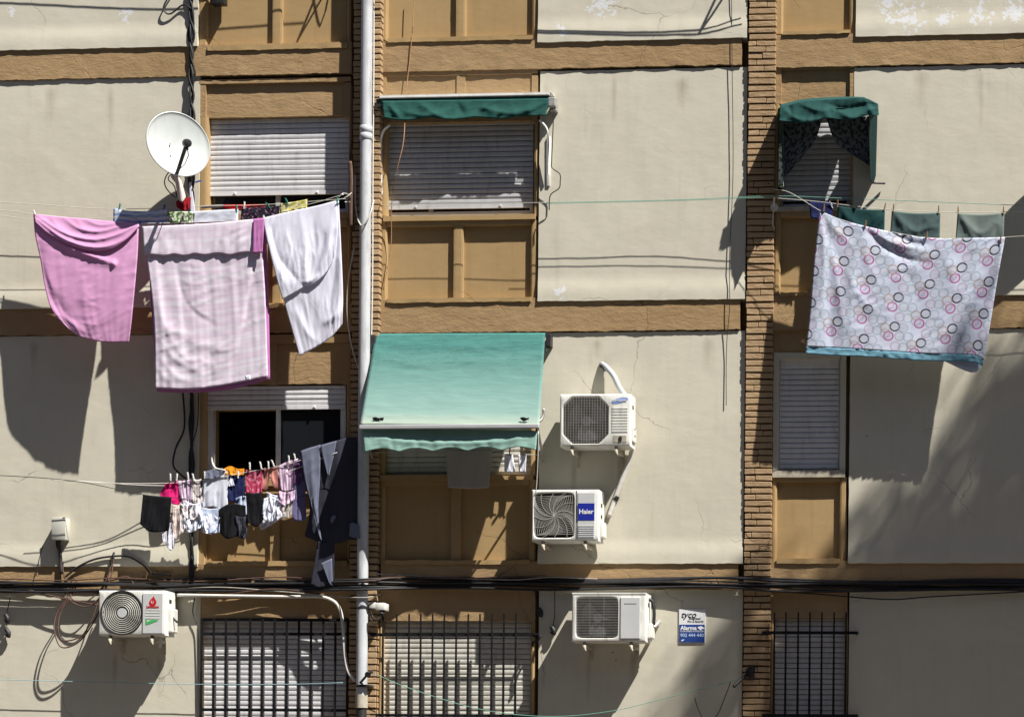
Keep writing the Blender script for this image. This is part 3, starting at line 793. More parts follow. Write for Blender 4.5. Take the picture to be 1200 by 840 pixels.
# ------------------------------------------------------------------ alarm sign
X0, X1, Z0, Z1 = rect(795.5, 713.5, 826.5, 753, .016)
sg = thing('alarm_sign', 'small white and blue alarm company sign on the cream wall', 'sign', ((X0+X1)/2, 0, Z0))
bm = bmesh.new(); box(bm, X0, X1, -.016, .0, Z0, Z1, .002); obj('backplate', bm, MSGW, sg)
zs = Z1-(Z1-Z0)*.455
bm = bmesh.new(); box(bm, X0+.006, X1-.006, -.0185, -.017, Z0+.006, zs, 0); obj('blue_field', bm, MSGB, sg)
wS = X1-X0; hS = Z1-Z0; cS = (X0+X1)/2
text('tyco', X0+wS*.36, -.0175, Z1-hS*.17, .085, MBK, sg, .0012, .3, wS*.56)
text('Integrated', X0+wS*.60, -.0175, Z1-hS*.275, .03, MBK, sg, .0002, .15, wS*.44)
text('Fire & Security', X0+wS*.63, -.0175, Z1-hS*.36, .03, MBK, sg, .0002, .15, wS*.62)
text('Alarma', X0+wS*.37, -.0195, Z1-hS*.56, .06, MWT, sg, .0018, 0, wS*.62)
bm = bmesh.new(); q = [(.72, .52), (.86, .50), (.97, .555), (.95, .585), (.88, .58), (.86, .62), (.78, .61), (.78, .58), (.72, .56)]
bm.faces.new([bm.verts.new((X0+wS*u, -.0195, Z1-hS*v)) for u, v in q]); obj('camera_symbol', bm, MWT, sg)
text('CON AVISO A POLICIA', cS, -.0195, Z1-hS*.655, .03, MWT, sg, .0003, 0, wS*.88)
text('902 444 440', cS, -.0195, Z1-hS*.775, .06, MSGP, sg, .001, 0, wS*.88)
bm = bmesh.new(); q = [(.08, .94), (.14, .90), (.22, .89), (.16, .945)]; bm.faces.new([bm.verts.new((X0+wS*u, -.0195, Z1-hS*v)) for u, v in q]); obj('corner_mark', bm, MWT, sg)

# ------------------------------------------------------------------ satellite dish
dc = P(209, 169, .42); dn = Vector((.66, -.74, .10)).normalized(); R_ = .343
def dish(label, c, n, group=None):
    t = thing('satellite_dish', label, 'satellite dish', c, group)
    a = n.cross(Vector((0, 0, 1))).normalized(); b = a.cross(n) if 0 else n.cross(a).normalized()
    if b.z < 0: b = -b
    bm = bmesh.new()
    L = []
    prof = [(0.001, -.062), (.2, -.06), (.45, -.047), (.7, -.03), (.9, -.011), (.985, -.001), (1.0, .006), (1.02, .004), (1.025, -.006), (1.0, -.014), (.7, -.045), (.4, -.065), (.001, -.078)]
    rings = [[bm.verts.new(c+n*h+(a*cos(2*pi*i/64)+b*sin(2*pi*i/64))*R_*r) for i in range(64)] for r, h in prof]
    for p, q in zip(rings, rings[1:]):
        for i in range(64): bm.faces.new((p[i], p[(i+1) % 64], q[(i+1) % 64], q[i]))
    obj('reflector', bm, MDISH, t, 50)
    bm = bmesh.new(); tube(bm, [c-n*.075, c-n*.14], .06, 12); tube(bm, [c-n*.12, c-n*.16+Vector((0, 0, -.3)), Vector((c.x-.0, -.06, c.z-.5)), Vector((c.x, .0, c.z-.5))], .022, 10); obj('mount', bm, MGALV, t, 50)
    return t, a, b
ds, da, db = dish('white round satellite dish mounted above the pink washing', dc, dn)
lnb = P(219, 168, .74); base = P(207.5, 203, .44)
bm = bmesh.new(); tube(bm, [base, base.lerp(lnb, .5), lnb.lerp(base, .12)], .02, 8); obj('feed_arm', bm, MDKM, ds, 60)
bm = bmesh.new(); back = (dc-lnb).normalized(); tube(bm, [lnb-back*.05, lnb-back*.045, lnb+back*.02, lnb+back*.03], [.026, .042, .046, .036], 14); tube(bm, [lnb-Vector((0, 0, .0)), lnb-Vector((-.0, 0, .07))], .018, 8); obj('receiver_head', bm, MDKM, ds, 50)
bm = bmesh.new(); tube(bm, [P(219, 173, .72), P(221, 182, .66), P(217, 192, .56), P(209, 200, .47)], .005, 6); obj('feed_cable', bm, MBLK, ds, 180)
bm = bmesh.new(); box(bm, *[dc.x+k for k in (-.15, -.146)], dc.y-.02, dc.y-.014, dc.z, dc.z+.004); obj('bolt', bm, MGALV, ds)
for x, y in ((199, 169), (198.5, 183.5)):
    p = P(x, y, .42); k = (p-dc); p = dc+da*k.dot(da)+db*k.dot(db)-dn*.05
    bm = bmesh.new(); tube(bm, [p, p+dn*.02], .006, 8); obj('bolt', bm, MGALV, ds)

tag(line('cable_loop', [(204, 196, .3), (195, 206, .3), (193, 216, .28), (199, 226, .2), (207, 231, .12), (204, 218, .2), (197, 210, .26), (203, 204, .28), (212, 214, .2), (216, 230, .1)], .006, MBLK, 60), 'loops of thin black cable hanging under the satellite dish', 'cable')
# ------------------------------------------------------------------ fabrics
FP = cloth_mat('pink_cotton', (.70, .37, .62), .22)
FPL = cloth_mat('lilac_fold', (.52, .20, .46), .2)
FW = cloth_mat('white_cotton', (.80, .80, .92), .2)
FWB = cloth_mat('bluish_white_cotton', (.70, .74, .84), .15)
FGR = cloth_mat('taupe_cotton', (.42, .38, .36), .1)
FBK = cloth_mat('black_cotton', (.010, .010, .012), .02, .3)
FNV = cloth_mat('navy_cotton', (.018, .024, .085), .04)
FNJ = cloth_mat('dark_navy_wool', (.040, .041, .058), .02, .2)
FGJ = cloth_mat('blue_grey_lining', (.15, .165, .23), .05, .15)
FHP = cloth_mat('hot_pink_cotton', (.62, .018, .16), .15)
FCR = cloth_mat('crimson_print', (.42, .045, .10), .1, .1, (.60, .22, .30), 26, (.52, .58))
FSA = cloth_mat('salmon_cotton', (.52, .22, .19), .12)
FOR = cloth_mat('orange_cotton', (.80, .30, .02), .15)
FPU = cloth_mat('purple_denim', (.14, .13, .26), .05)
FPLM = cloth_mat('plum_cotton', (.10, .045, .13), .05)
FRED = cloth_mat('red_cotton', (.60, .02, .025), .12)
FDR = cloth_mat('dark_red_cotton', (.25, .012, .02), .08)
FFL = cloth_mat('dark_floral_print', (.02, .018, .03), .03, .1, (.42, .20, .30), 34, (.60, .64))
FYE = cloth_mat('yellow_check', (.62, .56, .12), .12, .1, (.75, .74, .50), 30, (.5, .56))
FGW = cloth_mat('green_white_print', (.66, .70, .60), .1, .1, (.10, .20, .05), 24, (.5, .54))
FBW = cloth_mat('black_white_print', (.66, .60, .60), .1, .1, (.06, .05, .055), 14, (.55, .60))
FDG = cloth_mat('dark_green_jersey', (.016, .052, .052), .06)
FGG = cloth_mat('grey_green_jersey', (.075, .115, .115), .08)
FLG = cloth_mat('pale_grey_green_jersey', (.16, .20, .185), .08)
FLB = cloth_mat('pale_blue_cotton', (.50, .58, .74), .12, .1)
FSB = stripes_mat('blue_white_stripe', (.28, .42, .72), (.74, .80, .90), 16, 1, .45, .1, .15, .05)
FLS = stripes_mat('lilac_stripe', (.52, .30, .50), (.74, .64, .74), 26, 0, .5)
FLS2 = stripes_mat('pale_lilac_stripe', (.30, .18, .34), (.70, .58, .70), 22, 0, .4)
FCM = cloth_mat('cream_cotton', (.66, .56, .52), .12, .1)
FHEM = cloth_mat('blue_hem', (.17, .36, .47), .12)
FLACE = cloth_mat('dark_lace', (.26, .28, .30), .4, .3, (.07, .08, .095), 22, (.45, .56))
FBRN = cloth_mat('brown_cotton', (.10, .07, .055), .08)

def check_mat():
    s = NB('pink_check_cotton'); v = s.uv(); sp = s.n('ShaderNodeSeparateXYZ'); s.l(v, sp.inputs[0])
    def bandf(k, freq, seed):
        c = s.n('ShaderNodeCombineXYZ'); c.inputs[1].default_value = seed; s.l(s.math('MULTIPLY', k, freq), c.inputs[0])
        n = s.n('ShaderNodeTexNoise'); n.inputs['Scale'].default_value = 1; n.inputs['Detail'].default_value = 3; s.l(c.outputs[0], n.inputs['Vector'])
        return s.ramp(n.outputs[0], .38, .62)
    f = s.math('MULTIPLY', s.math('ADD', s.math('MULTIPLY', bandf(sp.outputs[0], 20, 3.3), .45), s.math('MULTIPLY', bandf(sp.outputs[1], 22, 7.7), .75)), .85)
    s.col(s.mix(f, (.84, .81, .89), (.75, .61, .76)))
    nm = s.bump(s.noise(v, 240, 2), .05, .001); nm = s.bump(s.noise(v, 14, 3), .06, .01, nm)
    return s.fin(.92, nm, 0, .1, .2)
FCK = check_mat()

def ring_mat():
    s = NB('ring_print_cotton'); v = s.uv(); sp = s.n('ShaderNodeSeparateXYZ'); s.l(v, sp.inputs[0])
    U, V = sp.outputs[0], sp.outputs[1]           # uv given in survey px / 100
    a = (.327, .208); b = (-.036, .378); det = a[0]*b[1]-a[1]*b[0]
    cc = s.mix(s.noise(v, 1.6, 3), (.58, .64, .80), (.70, .73, .86))
    s1 = (-.072, .125)
    rings = [((0, 0), (.02, .018, .03), .95), ((s1[0], s1[1]), (.42, .07, .28), .85), ((.063, .125), (.38, .42, .48), .8), ((.165, .13), (.32, .42, .52), .8), ((.215, .30), (.42, .34, .55), .75), ((.115, .265), (.30, .45, .52), .75), ((.018, .255), (.46, .34, .50), .75), ((-.115, .02), (.42, .30, .26), .75), ((.10, .015), (.36, .42, .54), .7)]
    for (ox, oy), c, al in rings:
        x = s.math('SUBTRACT', U, ox); y = s.math('SUBTRACT', V, oy)
        p = s.math('DIVIDE', s.math('SUBTRACT', s.math('MULTIPLY', x, b[1]), s.math('MULTIPLY', y, b[0])), det)
        q = s.math('DIVIDE', s.math('SUBTRACT', s.math('MULTIPLY', y, a[0]), s.math('MULTIPLY', x, a[1])), det)
        p = s.math('SUBTRACT', s.math('FRACT', s.math('ADD', p, .5)), .5); q = s.math('SUBTRACT', s.math('FRACT', s.math('ADD', q, .5)), .5)
        X = s.math('ADD', s.math('MULTIPLY', p, a[0]), s.math('MULTIPLY', q, b[0])); Y = s.math('ADD', s.math('MULTIPLY', p, a[1]), s.math('MULTIPLY', q, b[1]))
        r = s.math('SQRT', s.math('ADD', s.math('MULTIPLY', X, X), s.math('MULTIPLY', Y, Y)))
        e = s.math('ABSOLUTE', s.math('SUBTRACT', r, .056))
        f = s.math('MULTIPLY', s.math('SUBTRACT', 1, s.ramp(e, .0065, .0115)), al if al > .8 else al*.8)
        inside = s.math('MULTIPLY', s.math('LESS_THAN', r, .056), .22)
        cc = s.mix(inside, cc, tuple(.5*k+.3 for k in c)); cc = s.mix(f, cc, c)
    s.col(cc)
    nm = s.bump(s.noise(v, 60, 3), .10, .004)
    return s.fin(.9, nm, 0, .12, .2)
FRING = ring_mat()

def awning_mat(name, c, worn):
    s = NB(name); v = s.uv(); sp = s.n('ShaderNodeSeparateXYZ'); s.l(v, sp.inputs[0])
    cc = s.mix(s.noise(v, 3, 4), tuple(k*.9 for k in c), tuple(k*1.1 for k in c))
    if worn:
        V = sp.outputs[1]       # 0 top .. 1 bottom
        n = s.noise(v, 4, 5, .65, (1, 5, 1))
        cc = s.mix(s.math('MULTIPLY', s.ramp(s.math('ADD', V, s.math('MULTIPLY', n, .3)), .25, 1.05), .75), (.085, .26, .24), (.33, .475, .435))
        ck = s.noise(v, 3.5, 6, .7, (.7, 9, 1))
        line_ = s.math('SUBTRACT', 1, s.ramp(s.math('ABSOLUTE', s.math('SUBTRACT', ck, .52)), .0, .018))
        up = s.math('SUBTRACT', 1, s.ramp(V, .25, .55))
        cc = s.mix(s.math('MULTIPLY', s.math('MULTIPLY', line_, up), .8), cc, (.04, .15, .12))
        cc = s.mix(s.math('MULTIPLY', s.ramp(V, .86, .98), .6), cc, (.52, .56, .46))
        blot = s.ramp(s.noise(v, 9, 5, .7), .62, .74); cc = s.mix(s.math('MULTIPLY', blot, .25), cc, (.20, .33, .27))
    s.col(cc); nm = s.bump(s.noise(v, 120, 2), .1, .002); nm = s.bump(s.noise(v, 5, 4, .6, (.6, 4, 1)), .25, .02, nm)
    return s.fin(.85, nm, 0, .15, .25)
AWM = awning_mat('faded_mint_canvas', (.20, .46, .38), True)
AWG = awning_mat('dark_green_canvas', (.03, .115, .10), False)
AWV = awning_mat('pale_mint_canvas', (.27, .44, .39), False)
AWD = awning_mat('mid_green_canvas', (.025, .088, .082), False)

# ------------------------------------------------------------------ clothes lines and pegs
def wire(pts, r, mat, label, cat='clothes line', group=None, n=None): return tag(line('clothes_line', pts, r, mat, n or 10*len(pts)), label, cat, group)
_peg = {}
def peg(x, y, d, mat, label, tilt=0, group='clothes pegs on the lines', size=.078):
    key = mat.name
    if key not in _peg:
        bm = bmesh.new()
        for s in (-1, 1):
            q = [(-.0045, .0), (.0045, 0), (.0055, .045), (.004, size), (-.004, size), (-.0055, .045)]
            lo = [bm.verts.new((a, s*(.001+.010*max(0, (b-.03)/.05)), b)) for a, b in q]
            hi = [bm.verts.new((a, s*(.007+.010*max(0, (b-.03)/.05)), b)) for a, b in q]
            bm.faces.new(lo); bm.faces.new(hi)
            for i in range(6): bm.faces.new((lo[i], lo[(i+1) % 6], hi[(i+1) % 6], hi[i]))
        tube(bm, [(-.008, 0, .036), (.008, 0, .036)], .0055, 8)
        me = bpy.data.meshes.new('clothes_peg'); bmesh.ops.recalc_face_normals(bm, faces=bm.faces); bm.to_mesh(me); bm.free(); me.materials.append(mat)
        _peg[key] = me
    o = bpy.data.objects.new('clothes_peg', _peg[key]); COL.objects.link(o)
    o.location = P(x, y+4, d); o.rotation_euler = (0, math.radians(tilt), 0)
    return tag(o, label, 'clothes peg', group)
GW = 'washing lines strung along the facade'
# upper left lines
wire([(-170, 232, .20), (0, 237, .20), (130, 245, .19), (240, 241.5, .2), (310, 240, .2), (405, 233, .2)], .0035, MWHL, 'washing line nearest the wall above the pink washing', group=GW)
wire([(-170, 240, .33), (0, 246.5, .33), (39, 251, .33), (130, 260, .36), (164, 262, .36), (309, 256, .36), (397, 234, .36), (412, 226, .3)], .0035, MWHL, 'washing line that the pink sheet, the check sheet and the white sheet hang on', group=GW)
wire([(-170, 226, .27), (0, 252.5, .27), (60, 257, .27), (200, 252, .27), (340, 243, .27), (403, 228, .25)], .003, MWHL, 'washing line carrying the yellow cloth behind the white sheet', group=GW)
# ---- pink sheet
o = cloth('bed_sheet', [(39, 251), (63, 254), (101, 257), (131, 260), (162.5, 262)], [(78, 383), (91, 393), (106, 398), (123, 401), (151, 401)], FP,
    lambda u, v: .33+.03*u+.12*sin(pi*min(1, v*.5))*(.75+.25*u), left=[(39, 251), (41, 275), (47, 303), (52, 333), (58, 357), (66, 371), (78, 383)], right=[(162.5, 262), (161, 301), (155, 367), (151, 401)],
    folds=[([(60, 280), (85, 292), (110, 301), (134, 309)], .035, 3.2), ([(130, 309), (136, 309)], .03, 3), ([(44, 275), (52, 320), (66, 362), (88, 386)], -.02, 5), ([(161, 268), (148, 300), (132, 330)], .012, 5), ([(60, 360), (72, 370), (100, 390)], .018, 6), ([(56, 330), (75, 365), (95, 380)], -.014, 6), ([(85, 350), (120, 340), (150, 320)], .006, 9), ([(95, 388), (125, 370), (148, 350)], .010, 7), ([(48, 300), (62, 340), (70, 366)], .012, 5)],
    nu=64, nv=72, rip=.010, rf=6, wr=.0026, wa=(.3, 1), seed=1)
tag(o, 'plain bright pink bed sheet hanging on the upper washing line at far left', 'bed sheet', 'sheets hung out to dry')
fl = cloth('folded_flap', [(39.5, 250.6), (63, 253.4), (101, 256.4), (131, 259.4), (162.6, 261.4)], [(40.5, 259), (56, 273), (73, 283), (92, 290.5), (112, 294), (132, 291), (149, 280), (163, 265)], FP,
    lambda u, v: .345+.03*u+.035*sin(pi*u)*v+.025*v, folds=[([(44, 253), (75, 273), (110, 281), (140, 274), (161, 263)], .024, 2.6), ([(75, 256), (95, 269), (120, 271), (150, 262)], .018, 2.4), ([(43, 257), (75, 280), (110, 290), (140, 284), (161, 266)], .024, 2.6), ([(100, 258), (118, 264), (140, 261)], .012, 2), ([(60, 254), (66, 264), (80, 272)], .01, 3), ([(90, 257), (98, 268), (112, 270)], .009, 3)],
    nu=56, nv=26, rip=.004, rf=8, wr=.003, wa=(.2, 1), seed=2, parent=o)
bmt = 0 and cloth('fold_tail', [(70, 283), (100, 291)], [(128, 306), (134, 309)], FP, (.47, .45, .47, .47), left=[(70, 283), (100, 299), (128, 308)], right=[(100, 291), (120, 300), (134, 307)], nu=8, nv=20, rip=.003, wr=.001, seed=3, parent=o)
# ---- check sheet
o = cloth('bed_sheet', [(167, 266), (205, 264.5), (250, 262), (309.5, 256.5)], [(182, 455), (223, 456), (264, 451), (314, 441)], FCK, lambda u, v: .36+.02*v, left=[(167, 266), (172, 303), (178, 350), (181, 393), (182, 455)], right=[(309.5, 256.5), (308, 295), (311, 350), (314, 441)],
    folds=[([(205, 302), (211, 335), (228, 365), (250, 380)], -.010, 4), ([(210, 330), (224, 358), (248, 374)], .007, 3), ([(181, 310), (186, 360), (205, 405), (235, 435)], .014, 7), ([(186, 395), (205, 420), (240, 440)], .010, 5), ([(185, 415), (205, 440), (230, 450)], .010, 5), ([(301, 300), (290, 360), (280, 410)], -.016, 5), ([(295, 300), (285, 370), (262, 430)], .010, 6), ([(190, 380), (225, 400), (265, 410)], .008, 7), ([(184, 430), (200, 450)], .008, 4)],
    nu=70, nv=80, rip=.013, rf=8, wr=.003, wa=(.25, 1), seed=4)
tag(o, 'pale pink and white check sheet, longest of the sheets on the upper washing line', 'bed sheet', 'sheets hung out to dry')
cloth('folded_flap', [(166.5, 265.5), (205, 264), (250, 261.4), (309.8, 255.8)], [(168.5, 299), (180, 298.5), (192, 300), (204, 298), (216, 300), (228, 297.5), (240, 299), (255, 297), (270, 299), (285, 296), (307, 296)], FCK, lambda u, v: .372+.010*min(1, v*1.3), nu=60, nv=18, rip=.009, rf=12, wr=.003, seed=5, parent=o)
cloth('pink_edge', [(297, 256.6), (310.2, 255.5)], [(296, 297), (307.6, 296.4)], FPL, (.385, .385, .418, .418), nu=10, nv=18, rip=.012, rf=40, wr=.004, seed=6, parent=o)
cloth('back_layer', [(171, 267), (240, 263), (311, 257)], [(184, 459), (225, 460), (270, 456), (316, 444)], FPL, (.33, .33, .36, .36), right=[(311, 257), (313, 300), (315, 360), (316.5, 444)], nu=30, nv=40, rip=.008, seed=7, parent=o)
cloth('seam_tag', [(287, 440), (293, 439.5)], [(288, 446), (294, 445)], FWB, .40, nu=3, nv=3, rip=0, wr=0, parent=o)
# ---- white sheet
o = cloth('bed_sheet', [(308, 256), (340, 248.5), (370, 242), (397, 235.5)], [(351, 417), (370, 407), (388, 395), (401, 380)], FW, lambda u, v: .37+.04*min(1, v*2), left=[(308, 256), (312, 278), (323, 320), (332, 350), (338, 372), (351, 417)], right=[(397, 235.5), (400, 295), (402, 345), (401, 380)],
    folds=[([(345, 360), (360, 390), (372, 400)], .012, 5), ([(395, 260), (392, 320), (385, 370)], -.016, 4), ([(398, 260), (398, 330), (396, 370)], .012, 4), ([(378, 380), (392, 370), (401, 360)], .02, 5), ([(384, 395), (392, 378), (399, 352)], .012, 3), ([(352, 350), (360, 385)], -.008, 4)],
    nu=56, nv=76, rip=.008, rf=8, wr=.003, wa=(1, .3), seed=8)
tag(o, 'plain white sheet folded over the upper washing line beside the drainpipe', 'bed sheet', 'sheets hung out to dry')
cloth('folded_flap', [(308.3, 255.4), (340, 247.8), (370, 241.4), (394, 235.5)], [(331, 351), (338, 347), (348, 341.5), (357, 336), (367, 333), (378, 324), (386, 313), (393, 298)], FW, lambda u, v: .383+.05*min(1, v*1.2), left=[(308.3, 255.4), (312, 278), (322, 319), (331, 351)], right=[(394, 235.5), (396, 262), (393, 298)],
    folds=[([(316, 262), (326, 300), (345, 325), (356, 334)], -.018, 5), ([(312, 268), (322, 305), (336, 338)], .016, 6), ([(352, 250), (357, 290), (358, 320)], .010, 5), ([(368, 248), (368, 290), (363, 325)], -.010, 5), ([(389, 255), (384, 285), (372, 318)], .018, 4), ([(382, 272), (376, 300), (366, 325)], -.014, 3.5), ([(388, 282), (380, 305), (368, 328)], .014, 3), ([(350, 330), (362, 330), (375, 322)], .016, 4)],
    nu=60, nv=60, rip=.006, rf=10, wr=.004, wa=(1, .3), seed=9, parent=o)
# small things on the inner lines
def hang(name, label, cat, top, bot, mat, d, group=None, **k):
    return tag(cloth(name, top, bot, mat, d, **k), label, cat, group)
hang('towel', 'blue and white striped towel between the pink sheet and the satellite dish', 'towel', [(133, 244), (150, 247), (175, 247.5), (195, 244.5)], [(132.5, 260), (160, 263), (195, 262)], FSB, .22, folds=[([(138, 247), (160, 256), (192, 248)], .02, 4)], nu=24, nv=14, seed=10)
hang('pillow_case', 'white cloth half hidden behind the top of the check sheet', 'cloth', [(226, 248), (250, 246.5), (279, 245)], [(226, 262), (279, 259)], FWB, .27, nu=20, nv=10, seed=11)
hang('leggings', 'bright red garment laid along the line below the white shutter', 'garment', [(261, 239.8), (285, 240), (312, 239.5)], [(261, 244.5), (285, 246), (312, 245)], FRED, .19, nu=16, nv=6, rip=.01, seed=12)
bm = bmesh.new(); ctube(bm, [(236, 243, .16), (250, 242, .18), (262, 241.5, .19)], .016, 10); tag(obj('clothes_pole', bm, MGALV, None, 60), 'short grey pole end below the white shutter', 'pole')
hang('blouse', 'dark floral blouse behind the gap between the check and white sheets', 'blouse', [(283, 243), (300, 243), (328, 241)], [(282, 258), (300, 258), (320, 263), (327, 250)], FFL, .29, nu=20, nv=12, rip=.02, rf=20, seed=13)
hang('tea_towel', 'small yellow check cloth pegged behind the white sheet', 'cloth', [(328, 238.5), (345, 236.5), (360, 233.5)], [(328, 252), (345, 249), (360, 245)], FYE, .25, nu=16, nv=10, rip=.012, rf=16, seed=14)
hang('wrapping_rag', 'pinkish white rag wrapped down the satellite dish mast', 'rag', [(203.5, 205), (208, 203), (211, 206)], [(209, 233), (213, 237), (218, 231)], FCM, lambda u, v: .40+.05*sin(pi*u), nu=12, nv=18, rip=.012, rf=40, seed=15)
hang('red_rag', 'crumpled dark red rag below the satellite dish', 'rag', [(206, 236), (215, 233), (224, 231)], [(207, 243), (215, 247), (223, 244)], FDR, lambda u, v: .36+.05*sin(pi*u), nu=14, nv=12, rip=.03, rf=40, seed=16)
hang('printed_blouse', 'green and white print top pegged below the red rag', 'top', [(196, 249), (210, 248), (226, 248)], [(196, 263), (226, 262)], FGW, .30, nu=16, nv=10, rip=.02, rf=30, seed=17)
hang('white_strap', 'narrow white strap hanging beside the satellite dish mast', 'strap', [(221.5, 214), (224, 213)], [(223, 253), (229, 251)], FW, .28, nu=5, nv=16, rip=.01, rf=40, seed=18)
peg(228, 210, .3, MPEGN, 'blue peg sticking out sideways by the satellite dish mast', 75)
for x, y, d, m, l, t in ((42, 250, .34, MPEGW, 'white peg at the left corner of the pink sheet', -20), (139, 243, .22, MPEGG, 'green peg on the left of the blue striped towel', 15), (191, 244, .22, MPEGN, 'blue peg on the right of the blue striped towel', 18),
        (161, 263, .37, MPEGN, 'dark blue peg where the pink and check sheets meet', 30), (278, 245, .27, MPEGG, 'green peg at the right end of the white cloth behind the check sheet', -5), (286, 241, .29, MPEGW, 'pale peg on the dark floral blouse', 4),
        (309, 257, .38, MPEGW, 'white peg at the right corner of the check sheet', 0), (317, 240, .29, MPEGG, 'green peg between the floral blouse and the yellow cloth', -40), (338, 236, .26, MPEGG, 'green peg on the yellow cloth', -25), (395, 236, .38, MPEGG, 'green peg at the right corner of the white sheet', 2)):
    peg(x, y, d, m, l, t)
# bracket at right end of the upper lines
t = thing('line_bracket', 'small metal hook bracket holding the upper washing lines beside the drainpipe', 'bracket', P(410, 232, .05))
bm = bmesh.new(); ctube(bm, [(412, 236, .0), (411, 232, .15), (408, 228, .3), (402, 227, .4), (397, 231, .42)], .007, 24); ctube(bm, [(412, 240, .0), (410, 237, .15), (404, 237, .22)], .006, 12); obj('hook', bm, MGALV, t, 180)
bm = bmesh.new(); pbox(bm, 409, 231, 414, 246, -.05, .02, .002); obj('plate', bm, MGALV, t)

# ---- right blanket line
wire([(640, 237.5, .21), (720, 236, .21), (800, 234, .21), (907, 230, .24), (1000, 233, .24), (1200, 241, .24), (1420, 250, .24)], .0032, MGRNL, 'thin green washing line crossing the brick pilaster', group=GW)
wire([(640, 238.7, .235), (720, 237, .235), (800, 235, .24), (907, 231, .26)], .003, MGRNL, 'second green washing line just below the one crossing the brick pilaster', group=GW)
wire([(447, 241, .2), (545, 239, .2), (640, 237.5, .21)], .0028, MWHL, 'thin pale line crossing in front of the shade-greyed shutter', group=GW)
wire([(907, 232, .26), (960, 236.5, .28), (1000, 241.5, .3), (1045, 246, .3), (1100, 248.5, .3), (1176, 248.5, .3), (1420, 243, .3)], .0032, MWHL, 'washing line carrying the three green and grey tops', group=GW)
wire([(907, 222, .3), (926, 226, .36), (961, 247, .40), (985, 257.5, .40), (1014, 265.5, .40), (1055, 274, .40), (1090, 279, .40), (1130, 279.5, .40), (1178, 278, .40), (1300, 270, .4), (1420, 262, .4)], .0032, MWHL, 'washing line carrying the ring print blanket', group=GW)
def uvb(u, v): return ((9.45+u*2.17-v*.12+.0), (2.46+v*1.62+u*.32*(1-v*.7)))
o = cloth('blanket', [(960.6, 246.7), (985, 257), (1014, 265), (1055, 274), (1090, 279), (1130, 279), (1178, 278)], [(944.6, 406), (1019, 410), (1078, 414), (1138, 416), (1153, 421)], FRING,
    lambda u, v: .40+.015*v, left=[(960.6, 246.7), (953.6, 309), (949, 368), (944.6, 406)], right=[(1178, 278), (1169, 327), (1160.4, 380.5), (1153, 421)],
    folds=[([(962, 250), (966, 300), (962, 370)], .022, 5), ([(972, 255), (978, 310), (990, 390)], .016, 6), ([(1014, 268), (1000, 310), (996, 400)], .012, 7), ([(1176, 282), (1165, 340), (1148, 400)], .018, 6), ([(1100, 285), (1120, 340), (1110, 405)], .010, 10), ([(1050, 300), (1075, 350), (1060, 408)], -.010, 10), ([(964, 250), (975, 285), (985, 310)], -.016, 5), ([(965, 250), (985, 275), (1000, 290)], .010, 4), ([(1016, 268), (1035, 288), (1062, 303), (1085, 308)], -.020, 4.5), ([(1016, 266), (1045, 284), (1080, 292)], .018, 4.5), ([(1050, 275), (1070, 285), (1090, 286)], -.02, 4), ([(1014, 268), (1015, 300), (1030, 335)], .010, 6), ([(1086, 281), (1060, 320), (1010, 350)], .008, 8), ([(980, 330), (972, 370), (975, 410)], -.018, 7), ([(960, 300), (957, 350), (955, 400)], .012, 5), ([(1172, 285), (1158, 330), (1135, 395)], -.008, 10), ([(1172, 283), (1140, 320), (1120, 380)], .010, 9), ([(990, 310), (1010, 350), (1035, 370)], .010, 6)],
    nu=100, nv=80, rip=.006, rf=5, wr=.0028, wa=(.7, .8), seed=20, uvs=uvb)
tag(o, 'large white blanket printed with black, magenta and grey rings and a blue hem', 'blanket', 'sheets hung out to dry')
cloth('blue_hem', [(944.6, 406), (1019, 410), (1078, 414), (1138, 416), (1153, 421)], [(944, 413.5), (970, 416), (1019, 418), (1078, 422.5), (1138, 424), (1151.5, 429)], FHEM, .415, nu=90, nv=6, rip=.012, rf=26, wr=.003, seed=20, parent=o)
cloth('back_layer', [(962, 250), (1020, 268), (1085, 280), (1175, 281)], [(946, 402), (1020, 408), (1078, 412), (1136, 436), (1149, 430)], FLB, .37, nu=30, nv=30, rip=.008, seed=22, parent=o)
for i, (xa, ya, xb, yb, m, l, tag_) in enumerate(((982, 241.5, 1037, 246, FDG, 'dark green top, darkest of the tops behind the blanket', 0), (1045, 247.5, 1102, 249.5, FGG, 'grey green top in the middle of the tops behind the blanket', 0), (1122, 250, 1177, 249.5, FLG, 'pale grey green top, rightmost behind the blanket', 0))):
    hang('top', l, 'top', [(xa, ya), ((xa+xb)/2, (ya+yb)/2+1.5), (xb, yb)], [(xa-3, ya+40), ((xa+xb)/2, ya+48), (xb-1, yb+40)], m, .31, 'tops pegged behind the blanket', folds=[([(xa+4, ya+3), ((xa+xb)/2, ya+24), (xb-3, yb+3)], .016, 4), ([(xa+3, ya+2), ((xa+xb)/2-6, ya+34)], .012, 3.5), ([(xb-3, yb+2), ((xa+xb)/2+8, ya+34)], .012, 3.5)], nu=28, nv=24, rip=.012, rf=14, seed=24+i)
hang('dark_blouse', 'navy garment pegged at the left end behind the ring print blanket', 'garment', [(948, 236), (962, 237), (976, 239)], [(950, 255), (964, 258), (976, 260)], FNV, .29, nu=14, nv=12, rip=.016, rf=20, seed=28)
